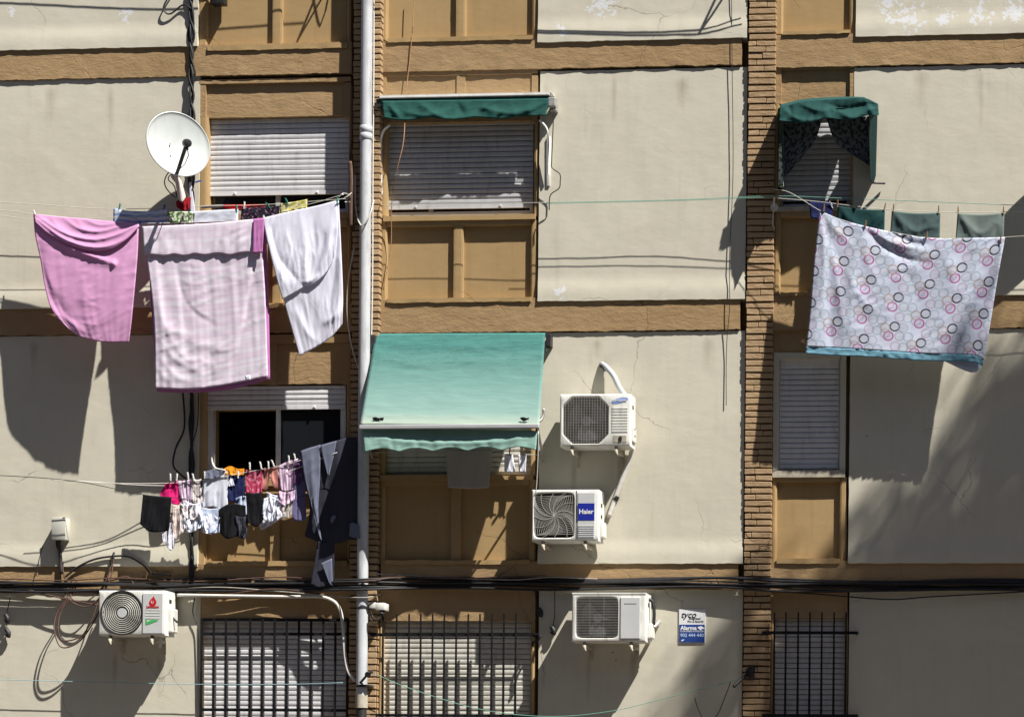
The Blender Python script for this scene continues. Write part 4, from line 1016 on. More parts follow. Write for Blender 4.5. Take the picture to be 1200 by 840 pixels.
for x, y, d, m, l, t in ((965.5, 244, .415, MPEGB, 'wooden peg at the left corner of the ring print blanket', 2), (1014, 263, .415, MPEGB, 'wooden peg at the first sag of the ring print blanket', 5), (1086, 276, .415, MPEGB, 'wooden peg on the middle of the blanket edge', 3), (1173, 280, .415, MPEGB, 'wooden peg at the right corner of the ring print blanket', 0),
        (981.5, 239, .32, MPEGB, 'peg at the left shoulder of the dark green top', 2), (1036, 243, .32, MPEGB, 'peg at the right shoulder of the dark green top', 12), (1047, 244, .32, MPEGB, 'peg at the left shoulder of the middle top', 2), (1100, 246, .32, MPEGB, 'peg at the right shoulder of the middle top', 0), (1123, 247, .32, MPEGB, 'peg at the left shoulder of the pale top', -2), (1176, 247, .32, MPEGB, 'peg at the right shoulder of the pale top', 0), (976, 240, .3, MPEGW, 'white peg on the navy garment', -25)):
    peg(x, y, d, m, l, t)
t = thing('line_pulley', 'small white pulley at the end of the blanket line by the brick pilaster', 'pulley', P(908, 243, .05))
bm = bmesh.new(); c = P(907.5, 243, .1); tube(bm, [c+Vector((0, -.02, 0)), c+Vector((0, .02, 0))], .04, 16); obj('wheel', bm, MWHC, t, 40)
bm = bmesh.new(); ctube(bm, [(906, 246, 0.03), (907, 243, .1), (907.5, 230, .26)], .008, 12); ctube(bm, [(907, 243, .1), (905.5, 262, .06), (908, 268, .06)], .006, 12); obj('arm', bm, MWHC, t, 180)

# ---- lower laundry
wire([(-170, 551, .30), (0, 557, .30), (90, 564, .34), (165, 579, .21), (205, 583, .2), (260, 590, .13), (340, 585, .15), (405, 560, .25)], .004, MDKM, 'dark washing line carrying the black garment', group=GW)
wire([(60, 562, .3), (130, 566, .26), (195, 566, .17), (240, 562, .16), (290, 553, .16), (350, 540, .17), (408, 516, .19)], .004, MWHC, 'white washing line carrying the small laundry below the open window', group=GW)
wire([(90, 563, .28), (150, 567.5, .22), (196, 569, .13), (250, 568, .12), (310, 562, .13), (395, 530, .25)], .004, MWHC, 'second white washing line behind the small laundry', group=GW)
GL = 'small laundry on the lines below the open window'
LAUN = [
 ('black_garment', 'black ribbed garment hanging at the left end of the small laundry', 'garment', [(167.5, 579), (185, 581.5), (201, 583)], [(164, 614), (177, 623), (198, 622)], FBK, .53, .016, 18),
 ('hot_pink_top', 'hot pink top bunched up at the left of the small laundry', 'top', [(195, 564.5), (201, 566), (207.5, 563)], [(187, 580), (199, 588), (207, 592), (215, 585)], FHP, .47, .03, 22),
 ('striped_top', 'pale lilac striped top beside the hot pink top', 'top', [(207, 563), (215, 563), (225, 561.5)], [(213, 590), (218, 593), (224, 591)], FLS2, .46, .02, 22),
 ('cream_top', 'cream and black top next to the white t-shirt', 'top', [(226, 560), (231, 562), (238, 560)], [(225, 588), (231, 590), (237, 588)], FBW, .46, .02, 24),
 ('print_scarf', 'crumpled black and white print scarf in the lower row of laundry', 'scarf', [(211, 590), (222, 592), (234, 589)], [(214, 604), (224, 609), (232, 606)], FBW, .42, .03, 26),
 ('lilac_cloth', 'crumpled pale lilac cloth below the hot pink top', 'cloth', [(202, 591), (209, 592), (216, 593)], [(202, 628), (207, 630), (214, 622)], FCM, .43, .03, 24),
 ('white_cloth', 'crumpled white cloth left of and below the white t-shirt', 'cloth', [(214, 600), (226, 604), (236, 600)], [(212, 621), (222, 624), (236, 618)], FWB, .40, .035, 24),
 ('sock', 'white sock dangling lowest at the left of the small laundry', 'sock', [(199, 613), (202, 612), (204, 616)], [(195.5, 640), (200, 645), (204, 641)], FW, .45, .012, 40),
 ('small_sock', 'short white sock behind the dangling long sock', 'sock', [(190, 626), (195, 622)], [(191, 634), (195, 637)], FW, .42, .012, 40),
 ('grey_shirt', 'grey white shirt in the shade right below the white t-shirt', 'shirt', [(236, 594), (246, 596), (258, 595)], [(236, 623), (246, 625), (257, 624)], FLB, .38, .02, 16),
 ('rolled_socks', 'rolled white socks below the white t-shirt', 'socks', [(240, 612), (246, 612), (252, 613)], [(238, 624), (246, 625), (251, 620)], FW, .44, .03, 30),
 ('grey_cloth', 'small grey cloth draped just above the white t-shirt', 'cloth', [(241, 552), (250, 550), (261, 548)], [(240, 560), (250, 561), (260, 557)], FGJ, .44, .012, 20),
 ('white_shirt', 'white t-shirt hanging in the middle of the small laundry', 't-shirt', [(238.5, 561), (250, 556), (259, 553), (267, 552)], [(238, 595), (250, 594), (258, 597), (267, 597)], FWB, .475, .012, 12),
 ('orange_cloth', 'bright orange cloth folded over the line in front of the open window', 'cloth', [(262, 549), (270, 546), (278, 549), (286, 549)], [(264, 555), (275, 557), (286, 556)], FOR, .47, .02, 26),
 ('white_sleeve_top', 'small white top between the t-shirt and the navy shorts', 'top', [(267, 553), (271, 555)], [(268, 570), (275, 569)], FW, .46, .012, 30),
 ('navy_shorts', 'navy shorts below the orange cloth', 'shorts', [(268, 556), (277, 557), (287, 556)], [(267, 586), (276, 588), (287, 584)], FNV, .46, .016, 18),
 ('pale_blue_underwear', 'pale blue garment hanging among the black garments', 'underwear', [(276, 584), (284, 581), (292, 582)], [(273, 603), (281, 612), (287, 607), (294, 598)], FLB, .46, .03, 26),
 ('black_trousers', 'black trousers hanging lowest below the navy shorts', 'trousers', [(257, 596), (270, 590), (288, 592)], [(256, 622), (266, 631), (278, 628), (288, 630)], FBK, .41, .02, 16),
 ('black_skirt', 'black skirt hanging below the crimson top', 'skirt', [(288, 577), (298, 578), (308, 577)], [(290, 612), (300, 617), (309, 609)], FBK, .42, .016, 16),
 ('crimson_top', 'crimson print top between the orange cloth and the salmon shorts', 'top', [(288, 550), (298, 552), (308, 549)], [(288, 577), (298, 578.5), (307, 577)], FCR, .47, .018, 18),
 ('salmon_shorts', 'salmon pink shorts beside the crimson top', 'shorts', [(310, 548), (316, 549), (324, 546)], [(305.5, 572), (313, 574), (316.5, 558), (321, 571), (331, 574)], FSA, .47, .025, 18),
 ('lilac_dress', 'lilac striped dress pegged beside the grey jacket', 'dress', [(326, 546), (336, 541), (349, 537)], [(329, 574), (336, 576), (346, 573)], FLS, .47, .018, 18),
 ('lilac_ruffle', 'pink and white ruffled garment below the lilac striped dress', 'garment', [(327, 575), (336, 577), (346, 574)], [(327, 588), (334, 592), (345, 585)], FLS, .45, .03, 26),
 ('white_briefs', 'white briefs below the salmon shorts', 'underwear', [(312, 576), (322, 580), (329, 580)], [(314, 597), (322, 604), (330, 600)], FW, .43, .03, 24),
 ('white_slip', 'folded white slip hanging diagonally at the bottom of the laundry', 'slip', [(304, 608), (316, 602), (330, 597)], [(304, 617), (308, 620), (331, 607)], FW, .46, .02, 26),
 ('taupe_cloth', 'taupe cloth in the shade left of the purple trousers', 'cloth', [(330, 586), (336, 588), (343, 587)], [(331, 606), (337, 607), (342, 602)], FGR, .40, .016, 20),
 ('plum_top', 'plum top half hidden beside the lilac striped dress', 'top', [(345, 541), (352, 536), (358, 532)], [(344, 568), (350, 567), (356, 560)], FPLM, .43, .016, 20),
 ('white_vest', 'crumpled white vest lowest below the cream and black top', 'vest', [(216, 586), (226, 590), (238, 588)], [(212, 612), (222, 624), (231, 617), (240, 606)], FW, .45, .05, 26),
 ('pale_pink_cloth', 'crumpled pale pink cloth between the dangling sock and the white vest', 'cloth', [(203, 596), (210, 594), (217, 598)], [(200, 622), (206, 633), (213, 626), (219, 612)], FCM, .45, .05, 30),
 ('white_underwear', 'small white underwear twisted below the grey white shirt', 'underwear', [(236, 606), (245, 602), (255, 606)], [(238, 618), (246, 626), (254, 618)], FW, .45, .05, 30),
 ('white_bib', 'white bib bunched under the salmon shorts', 'bib', [(309, 584), (318, 582), (328, 586)], [(306, 604), (316, 612), (328, 601)], FWB, .45, .045, 30),
 ('grey_leggings', 'dark grey leggings hanging between the black trousers and the black skirt', 'leggings', [(276, 604), (284, 606), (291, 603)], [(278, 629), (283, 631), (289, 630)], FNJ, .42, .03, 26),
 ('purple_trousers', 'long purple blue trousers left of the grey jacket', 'trousers', [(345, 560), (350, 555), (357, 552)], [(342, 607), (349, 611), (359, 608)], FPU, .445, .016, 20),
]
for i, (nm, lb, cat, tp, bt, m, d, rip, rf) in enumerate(LAUN):
    d = (.145 if d > .455 else .16 if nm in ('plum_top', 'grey_cloth', 'purple_trousers') else .24) if d < .5 else .22
    hang(nm, lb, cat, tp, bt, m, (d, d, d+.01, d+.01), GL, nu=24, nv=22, rip=rip*1.3, rf=rf, wr=.005, seed=40+i*3)
for x, y, d, l, t in ((200, 559, .175, 'white peg on the left of the hot pink top', -4), (207, 559, .175, 'white peg on the right of the hot pink top', 3), (221, 557.5, .175, 'white peg on the pale lilac striped top', -10), (227.5, 559, .175, 'white peg on the cream and black top', -14), (240, 556.5, .175, 'white peg at the left shoulder of the white t-shirt', -2), (279, 556, .175, 'white peg in front of the navy shorts', 0), (293, 546, .175, 'white peg on the crimson top', -4), (306.5, 545, .175, 'white peg between the crimson top and salmon shorts', -14), (315, 544.5, .175, 'white peg on the middle of the salmon shorts', -6), (321.5, 542.5, .175, 'white peg at the right of the salmon shorts', -24), (339, 538, .175, 'white peg on the left of the lilac striped dress', -6), (346.5, 535.5, .175, 'white peg at the right of the lilac striped dress', -14)):
    peg(x, y, d, MPEGW, l, t, size=.085)
t = tag(line('coat_hanger', [(249, 528, .1), (248.5, 540, .12), (252, 548, .15), (258, 550, .16), (264, 551, .16)], .011, MWHC, 20), 'white plastic coat hanger at the open window', 'coat hanger')
# grey jacket
o = cloth('jacket', [(352, 529), (364, 525), (376, 521), (395, 516), (412, 512), (419, 515.5)], [(357, 628), (377, 636), (398, 636), (410, 632), (422.5, 631)], FNJ, lambda u, v: .175+.04*sin(pi*u), left=[(352, 529), (356, 560), (363, 595), (357, 628)], right=[(419, 515.5), (421, 540), (423, 571), (422.5, 631)],
    folds=[([(398, 518), (399, 570), (398, 634)], .03, 6), ([(408, 515), (409, 560), (412, 625)], .025, 5), ([(385, 540), (385, 600), (382, 630)], -.02, 6)], nu=40, nv=60, rip=.012, rf=9, wr=.003, seed=130)
tag(o, 'dark navy jacket with a blue grey facing hanging over the line beside the drainpipe', 'jacket', GL)
cloth('facing', [(352.5, 528.4), (363, 524.6), (375.5, 521)], [(372, 620), (375, 630), (377, 634)], FGJ, (.215, .222, .24, .24), left=[(352.5, 528.4), (357, 560), (366, 596), (372, 620)], right=[(375.5, 521), (375, 560), (373, 600), (377, 634)], folds=[([(365, 530), (366, 570), (371, 610)], .014, 4)], nu=14, nv=50, rip=.006, seed=131, parent=o)
cloth('lining', [(375.5, 522), (385, 519), (394.5, 516.5)], [(384, 556), (385, 558), (386, 556)], FGJ, (.235, .24, .24, .24), left=[(375.5, 522), (378, 535), (384, 556)], right=[(394.5, 516.5), (391, 535), (386, 556)], nu=10, nv=20, rip=.006, seed=132, parent=o)
cloth('cuff', [(410, 613), (415, 612), (421, 616)], [(409, 628), (416, 630), (422, 631)], FGJ, .235, nu=8, nv=8, rip=.006, seed=133, parent=o)
cloth('pocket_flap', [(388, 606), (391, 603), (394, 605)], [(387, 611), (389, 613), (391, 610)], FGJ, .245, nu=5, nv=5, rip=.004, seed=134, parent=o)
o = hang('dark_trousers', 'dark grey trouser leg hanging out below the navy jacket', 'trousers', [(372, 634), (382, 635), (392, 634)], [(364, 684), (372, 688), (381, 687), (391, 686)], FNJ, .21, GL, left=[(372, 634), (368, 660), (364, 684)], nu=18, nv=30, rip=.012, rf=14, seed=136)
cloth('turned_patch', [(376, 660), (382, 657), (389, 654)], [(386, 683), (388, 686), (390, 686)], FGJ, .235, nu=8, nv=14, rip=.006, seed=137, parent=o)

# ------------------------------------------------------------------ awnings
# 1 rolled dark green awning over the middle window
t = thing('awning', 'rolled up dark green awning with a scalloped valance over the shade-greyed shutter', 'awning', P(540, 120, .05), 'window awnings')
bm = bmesh.new(); a = P(447, 119, .11); b = P(644, 115.5, .11); z = (a.z+b.z)/2; tube(bm, [(a.x, a.y, z), (b.x, a.y, z)], .035, 16); obj('roller', bm, AWG, t, 60)
bm = bmesh.new(); box(bm, a.x-.01, b.x+.01, -.16, -.125, z+.018, z+.044, .006); obj('front_bar', bm, MWH, t)
sc = []
for i in range(25):
    u = i/24; sc.append((449+u*191, 140-3*u + 3.0*abs(sin(u*pi*3.5))*(1 if u < .9 else 0) - 1.5))
cloth('valance', [(447.5, 118.5), (500, 117.8), (560, 117), (643, 115.5)], sc, AWG, lambda u, v: .148+.012*v, folds=[([(455, 122), (470, 140)], .02, 3), ([(490, 121), (520, 138), (560, 136)], .022, 5), ([(470, 130), (500, 136), (530, 128)], .018, 4), ([(560, 125), (600, 133), (632, 122)], .02, 4), ([(600, 137), (625, 128), (640, 120)], .015, 3), ([(535, 120), (545, 138)], -.015, 4)], nu=90, nv=14, rip=.012, rf=7, wr=.004, seed=150, parent=t)
bm = bmesh.new(); ctube(bm, [(457, 147, .13), (450, 153, .11), (446.5, 165, .08), (446.5, 185, .02), (447, 230, .012)], .012, 24); obj('folding_arm', bm, MWH, t, 180)
bm = bmesh.new(); ctube(bm, [(632, 141, .13), (640, 150, .11), (642.5, 162, .1), (642.5, 205, .06)], .012, 20); pbox(bm, 640.5, 160, 644.5, 218, 0, .03, .003); obj('folding_arm', bm, MWH, t, 50)
bm = bmesh.new(); pbox(bm, 642, 114, 651, 125, .05, .15, .01); pbox(bm, 644, 119, 652, 130, .0, .10, .01); obj('gear_box', bm, MGALV, t)
bm = bmesh.new(); pbox(bm, 440.5, 116, 447, 126, .0, .14, .006); obj('end_bracket', bm, MDKM, t)
bm = bmesh.new(); ctube(bm, [(649, 128, .15), (647.5, 165, .13), (646.5, 190, .12), (647, 197, .12), (656, 204, .12), (656.5, 213, .12), (655, 221, .12), (645, 229, .12), (643.5, 246, .12)], .006, 50, 6); obj('crank_rod', bm, MDKM, t, 180)
bm = bmesh.new(); box(bm, a.x-.03, b.x+.03, -.157, -.004, z+.0455, z+.052, .001); obj('hood', bm, MWH, t)
# 2 open faded awning
t = thing('awning', 'open faded mint green awning with a worn front edge, pulled out above the pale shutter', 'awning', P(540, 395, .02), 'window awnings')
DF = .56
def aw_d(u, v): return .07+(DF-.07)*v-.03*sin(pi*v)
o = cloth('canvas', [(440, 391), (540, 390.4), (639, 390)], [(422, 497), (527, 498), (632, 500)], AWM, aw_d, folds=[([(445, 412), (540, 414), (632, 410)], -.006, 3), ([(444, 425), (540, 423), (630, 426)], .006, 3), ([(443, 432), (500, 434), (560, 430)], -.005, 2.5), ([(440, 401), (540, 405), (634, 400)], .006, 4)], nu=60, nv=50, rip=.004, rf=4, wr=.003, wa=(0, 1), seed=160, parent=t, uvs=lambda u, v: (u*1.9, v))
bm = bmesh.new(); a = P(421.5, 500, DF+.01); b = P(632, 500, DF+.01); z = (a.z+b.z)/2; box(bm, a.x, b.x, -DF-.035, -DF+.005, z-.022, z+.022, .008); obj('front_bar', bm, MALU, t)
scal = []
for i in range(49):
    u = i/48; scal.append((427+u*201, 527.5-4.2*abs(sin(u*pi*5))+2.5*(1-u)))
cloth('valance', [(424, 502), (527, 503), (630, 504.5)], scal, AWV, lambda u, v: DF-.02-.035*sin(pi*u)+.05*v, folds=[([(426, 506), (460, 516), (527, 519), (600, 516), (629, 507)], .02, 4)], nu=90, nv=16, rip=.014, rf=9, wr=.003, seed=161, parent=t)
bm = bmesh.new(); pbox(bm, 433.5, 392, 439.5, 414, -.0, .12, .006); obj('end_bracket', bm, MDKM, t)
bm = bmesh.new(); pbox(bm, 639.5, 391, 645.5, 406, .0, .10, .006); ctube(bm, [(643, 396, .06), (640, 412, .09)], .012, 6); obj('end_bracket', bm, MDKM, t)
for xa, xb in ((437, 424), (637, 630)):
    bm = bmesh.new(); p0 = P(xa, 545 if xa < 500 else 548, .03); p1 = P(xb, 500, DF-.01); p0.z = p1.z-.28; tube(bm, [p0, p1], .013, 8); obj('arm', bm, MGALV, t, 60)
for x0, y0, x1, y1 in ((436, 488.5, 450, 493.5), (609, 488.5, 620, 493)):
    o = cloth('torn_patch', [(x0, y0+1), (x0+4, y0), (x0+8, y0+1.2), (x1, y0+.5)], [(x0+2, y1-1), (x0+5, y1+.5), (x0+9, y1-1.5), (x1-1, y1-1)], FBK, aw_d(.5, .945)+.012, nu=12, nv=4, rip=.01, rf=60, seed=170, parent=t)
bm = bmesh.new(); ctube(bm, [(631, 494, .3), (634, 492, .28), (637, 486, .26), (637, 479, .26)], .015, 12); obj('crank_hook', bm, MGALV, t, 180)
bm = bmesh.new(); ctube(bm, [(631, 505, .53), (630.5, 530, .49), (629.5, 555, .44), (628, 576, .40), (625.5, 582, .385)], .006, 16, 6); obj('pull_cord', bm, MWHC, t, 180)
wire([(440, 530, .14), (524, 530, .12), (576, 531.5, .10), (640, 533, .10)], .0035, MWHL, 'short washing line below the faded awning', group=GW)
o = hang('grey_shirt', 'taupe grey t-shirt hanging below the faded awning', 't-shirt', [(522, 526), (548, 527), (577, 526)], [(525, 571), (548, 572.5), (573, 571.5)], FGR, .13, folds=[([(540, 530), (542, 570)], .01, 3), ([(556, 530), (554, 570)], -.01, 4), ([(532, 530), (534, 568)], -.008, 3)], nu=26, nv=24, rip=.006, rf=14, wr=.002, seed=175)
for i, (x, l) in enumerate(((596, 'white sock with a red peg under the right end of the faded awning'), (612, 'white sock nearest the right end of the short line'))):
    hang('sock', l, 'sock', [(x-5, 533), (x, 532), (x+5, 533)], [(x-5+i, 552), (x+1, 554), (x+8-i*4, 553)], FW, .10, 'socks under the faded awning', nu=10, nv=12, rip=.02, rf=40, seed=177+i)
    peg(x+1, 529, .11, MPEGB, ('dark peg on the left sock under the awning', 'dark peg on the right sock under the awning')[i], 4)
# 3 box canopy with lace
t = thing('canopy', 'dark green box canopy with lace curtains over the right window', 'canopy', P(960, 130, .02), 'window awnings')
cloth('top_canvas', [(914, 123), (945, 116), (990, 113.5), (1013, 114)], [(914, 132), (940, 131), (985, 127), (1028, 130)], AWD, lambda u, v: .03+.37*v, folds=[], nu=30, nv=16, rip=.02, rf=8, seed=180, parent=t)
cloth('valance', [(913.5, 126), (925, 123), (945, 118.5), (985, 116), (1012, 115), (1029, 122)], [(913, 141.5), (930, 143.5), (948, 144), (958, 141.5), (968, 138.5), (980, 140), (995, 141), (1015, 136), (1030, 135)], AWD, lambda u, v: .40+.03*v, folds=[([(918, 127), (935, 140), (960, 140), (970, 134)], .02, 3.5), ([(985, 132), (1000, 138), (1024, 126)], .03, 4), ([(970, 122), (990, 128), (1020, 122)], -.025, 4), ([(925, 124), (928, 138)], -.02, 3), ([(935, 121), (960, 130), (975, 128)], .02, 4), ([(1014, 118), (1022, 134)], .02, 3)], nu=70, nv=24, rip=.02, rf=7, wr=.006, seed=181, parent=t)
AWK = awning_mat('shade_darkened_green_canvas', (.008, .028, .027), False)  # canopy green darkened in the colour to imitate shade on the side curtains
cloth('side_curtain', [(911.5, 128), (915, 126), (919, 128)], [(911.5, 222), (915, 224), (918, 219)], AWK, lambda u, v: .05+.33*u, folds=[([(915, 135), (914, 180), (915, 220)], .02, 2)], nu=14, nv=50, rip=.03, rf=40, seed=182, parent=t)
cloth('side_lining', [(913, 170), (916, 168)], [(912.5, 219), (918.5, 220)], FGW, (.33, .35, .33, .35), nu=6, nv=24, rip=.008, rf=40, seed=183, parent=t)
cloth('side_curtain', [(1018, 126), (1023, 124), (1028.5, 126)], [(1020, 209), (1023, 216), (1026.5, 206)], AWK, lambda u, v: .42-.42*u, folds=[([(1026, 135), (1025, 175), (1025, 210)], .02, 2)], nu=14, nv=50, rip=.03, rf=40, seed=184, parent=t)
cloth('lace_curtain', [(918, 137), (940, 138), (964, 138)], [(919, 206), (921, 205), (924, 203)], FLACE, .20, right=[(964, 138), (955, 165), (940, 185), (924, 203)], nu=24, nv=30, rip=.02, rf=18, seed=185, parent=t)
cloth('lace_curtain', [(968, 138), (995, 138), (1023, 136)], [(1013, 190), (1018, 194), (1022, 196)], FLACE, .20, left=[(968, 138), (978, 165), (995, 180), (1013, 190)], nu=24, nv=30, rip=.02, rf=18, seed=186, parent=t)
bm = bmesh.new()
for x in (914, 1027): ctube(bm, [(x, 128, .0), (x, 127, .15), (x, 127, .33)], .01, 8)
ctube(bm, [(914, 127, .33), (970, 122, .33), (1027, 127, .33)], .01, 16)
ctube(bm, [(1022, 208, .1), (1023, 214, .12), (1037, 215, .05)], .012, 10)
obj('frame', bm, MDKM, t, 60)

# ------------------------------------------------------------------ cables
GC = 'black cables strung along the facade'
LC = 'thin black cable in the dark bundle strung along the facade above the ground floor windows'
rc = random.Random(3)
for k in range(8):
    y0 = 678.5+k*1.75; d0 = .035+.011*(k % 4); pts = []
    n = 22
    for i in range(n+1):
        x = -160+i*(1580/n)
        left = max(0, min(1, (420-x)/300))
        y = y0+left*(3+2.5*sin(k*1.7))+rc.uniform(-1.3, 1.3)+(-1.5 if 420 < x < 900 else 0)+(1.2*sin(x*.02+k))+(1.0 if x > 900 else 0)
        dd = d0
        if x < 380: dd += .045*min(1, (380-x)/200)
        if 395 < x < 450: dd = .26+.006*(k % 4)
        elif 840 < x < 940: dd = max(d0, .07+.009*(k % 4))
        pts.append((x, y, dd))
    tag(line('cable', pts, (.011, .015, .009, .013)[k % 4], MBLK, 130), LC, 'cable', GC)
for k, (mat, pts) in enumerate(((MBRN, [(-160, 679, .07), (0, 678, .07), (70, 680, .08), (140, 677, .09), (230, 681, .09), (330, 676, .09), (395, 682, .12), (428, 681, .28), (470, 676, .12), (540, 677, .09), (640, 674, .09)]), (MGRYC, [(190, 690, .1), (260, 688, .1), (330, 693, .1), (420, 700, .26), (446, 696, .12)]), (MGRYC, [(440, 672, .12), (520, 676, .08), (600, 679, .08), (645, 676, .08), (700, 678, .08)]), (MBRN, [(180, 694, .1), (250, 697, .09), (320, 690, .1), (380, 696, .1)]), (MBLK, [(900, 692, .09), (960, 696, .06), (1040, 702, .06), (1090, 699, .07), (1200, 693, .07)]))):
    tag(line('loose_cable', pts, .007, mat, 60), ('brown cable along the top of the cable bundle, left half', 'grey cable below the bundle between the drainpipe and the grille', 'pale cable lying on the bundle below the middle window panels', 'brown cable sagging over the lintel of the white shuttered window', 'dark cable sagging over the shaded lintel on the right')[k], 'cable')
# vertical bundle at the left of the window column
for k in range(4):
    pts = []
    for i in range(40):
        y = -200+i*24; w = 3.4 if y < 250 else 1.6
        pts.append((224.5+w*sin(y*.11+k*1.57)*.9+(k-1.5)*.8, y, .045+.018*cos(y*.11+k*1.57)))
        if y > 665: break
    tag(line('cable', pts, .012, MBLK, 220), 'black cable in the twisted vertical bundle beside the left window column', 'cable', 'twisted vertical cable bundle')
tag(line('loose_cable', [(215, -30, .05), (193, 5, .06), (194, 15, .06), (201, 16, .05), (215, 6, .05), (226, 12, .06)], .009, MBLK, 50), 'black cable looping out near the top of the vertical bundle', 'cable')
tag(line('loose_cable', [(214, 455, .05), (216, 500, .05), (206, 525, .06), (203, 545, .07), (212, 556, .06), (224, 565, .05)], .011, MBLK, 40), 'black cable curving out behind the small laundry', 'cable')
tag(line('loose_cable', [(233, 455, .05), (231, 500, .05), (222, 530, .05), (222, 562, .05)], .006, MBLK, 30), 'thin cable running down beside the open window', 'cable')
tag(line('loose_cable', [(412, 100, .10), (412.5, 150, .10), (410, 190, .11), (412, 230, .11), (415, 270, .11)], .010, MBRN, 40), 'brown cable running down left of the drainpipe', 'cable')
tag(line('rolled_blind_cord', [(411, 190, .12), (412, 215, .13), (411, 240, .13), (412, 266, .12)], .030, MBRN, 30, seg=10), 'brown wrapped roll beside the drainpipe at the upper line bracket', 'rolled blind')
tag(line('loose_cable', [(416, 205, .13), (417, 245, .14), (424, 265, .24), (434, 250, .24), (438, 235, .14)], .007, MWHC, 30), 'pale cable looping behind the drainpipe at the upper line bracket', 'cable')
tag(line('loose_cable', [(415, 290, .10), (408, 330, .10), (407, 370, .10), (412, 405, .11), (420, 432, .12)], .007, MWHC, 40), 'pale cable bowing out left of the drainpipe', 'cable')
tag(line('loose_cable', [(486, -20, .04), (483, 40, .04), (476, 110, .05), (473, 165, .23), (465, 200, .24), (459, 240, .1), (458, 290, .03), (449, 340, .03)], .0045, MPEGB, 60), 'thin straw coloured cord hanging past the rolled green awning', 'cord')
tag(line('loose_cable', [(857, -30, .04), (858, 80, .035), (859, 200, .04), (855, 300, .045), (855, 360, .06), (852, 395, .03), (851, 430, .02), (851, 475, .03)], .004, MBLK, 60), 'thin dark cable hanging down the cream wall left of the brick pilaster', 'cable')
# coil of brown cable at lower left
rk = random.Random(11)
GB = 'loops of brown cable left of the red drop air conditioner'
loops_ = [[(130, 652, .06), (128, 670, .08), (118, 690, .10), (100, 705, .12), (85, 702, .12), (82, 690, .10), (90, 680, .08)], [(133, 652, .06), (130, 675, .09), (121, 694, .11), (104, 710, .14), (86, 706, .13), (76, 692, .10), (88, 676, .08)],
          [(92, 682, .07), (82, 700, .12), (72, 715, .16), (68, 735, .2), (74, 750, .2), (95, 745, .18), (108, 725, .14), (116, 700, .1)], [(88, 684, .07), (78, 702, .12), (66, 720, .16), (64, 740, .2), (72, 758, .2), (92, 752, .18), (110, 728, .14), (120, 705, .1)],
          [(75, 655, .03), (74, 668, .05), (80, 682, .06), (100, 684, .07), (130, 680, .08), (150, 676, .08), (160, 690, .09)]]
for k, pts in enumerate(loops_):
    tag(line('cable_loop', pts, .0075, MBRN, 60), ('small brown cable loop hanging from the iron peg left of the red drop unit', 'wider brown cable loop hanging from the iron peg left of the red drop unit', 'long brown cable loop sagging down the wall left of the red drop unit', 'longest brown cable loop, lowest on the wall left of the red drop unit', 'brown cable running from the grey junction box to the red drop unit')[k], 'cable', GB)
tag(line('loose_cable', [(75, 677, .05), (90, 665, .05), (108, 656, .06), (128, 652, .06), (150, 652, .06), (168, 662, .06), (178, 672, .06), (200, 674, .07)], .011, MBLK, 60), 'thick black cable arching over the brown cable loops', 'cable')
tag(line('loose_cable', [(30, 690, .10), (70, 700, .12), (110, 708, .12), (115, 708, .1)], .008, MBRN, 30), 'brown cable sagging behind the left end of the red drop unit', 'cable')
bm = bmesh.new(); ctube(bm, [(134, 647, .0), (133, 649, .08), (133, 654, .1)], .012, 8); tag(obj('iron_peg', bm, MIRON, None, 60), 'small iron peg in the wall that the cables hang from', 'wall hook')
# flexible white conduit to the pipe
tag(line('flexible_conduit', [(208, 697, .1), (270, 698, .09), (340, 699, .09), (375, 699, .10), (392, 705, .10), (399, 716, .10), (402, 735, .09), (404, 765, .09), (408, 786, .12), (416, 797, .16)], .018, MWHC, 70, seg=10), 'white flexible conduit curving down to the bottom of the drainpipe', 'conduit')
tag(line('loose_cable', [(228, 700, .04), (226, 718, .04), (232, 735, .04), (233, 760, .04), (234, 840, .04)], .006, MBLK, 30), 'thin dark cable running down left of the white shuttered ground floor window', 'cable')
wire([(-170, 794, .12), (0, 796, .12), (120, 799, .12), (240, 801.5, .12), (330, 801.5, .12), (402, 799.5, .14)], .0035, MBLUL, 'pale blue washing line across the white shuttered ground floor window', group=GW)
wire([(437, 788, .2), (480, 806, .2), (560, 830, .22), (640, 839, .22), (715, 833, .22), (790, 815, .22), (868, 795, .22)], .0035, MGRNL, 'green washing line sagging from the drainpipe to the pulley arm', group=GW)
# pulley arm on the brick pilaster, bottom right
t = thing('pulley_arm', 'rusty pulley arm on the brick pilaster holding the green line', 'bracket', P(880, 790, .05))
bm = bmesh.new(); ctube(bm, [(884, 782, .03), (878, 788, .12), (868, 796, .26), (860, 804, .36)], .018, 12); pbox(bm, 876, 780, 884, 796, .03, .065, .004); obj('arm', bm, MDKM, t, 50)
bm = bmesh.new(); c = P(877, 788, .16); tube(bm, [c-Vector((.02, 0, 0)), c+Vector((.02, 0, 0))], .045, 16); obj('wheel', bm, MIRON, t, 40)
tag(line('loose_cable', [(814, 817, .2), (818, 830, .1), (826, 843, .06), (840, 838, .06), (850, 815, .1), (856, 799, .2)], .0045, MBLK, 30), 'slack black cord looping below the pulley arm', 'cord')
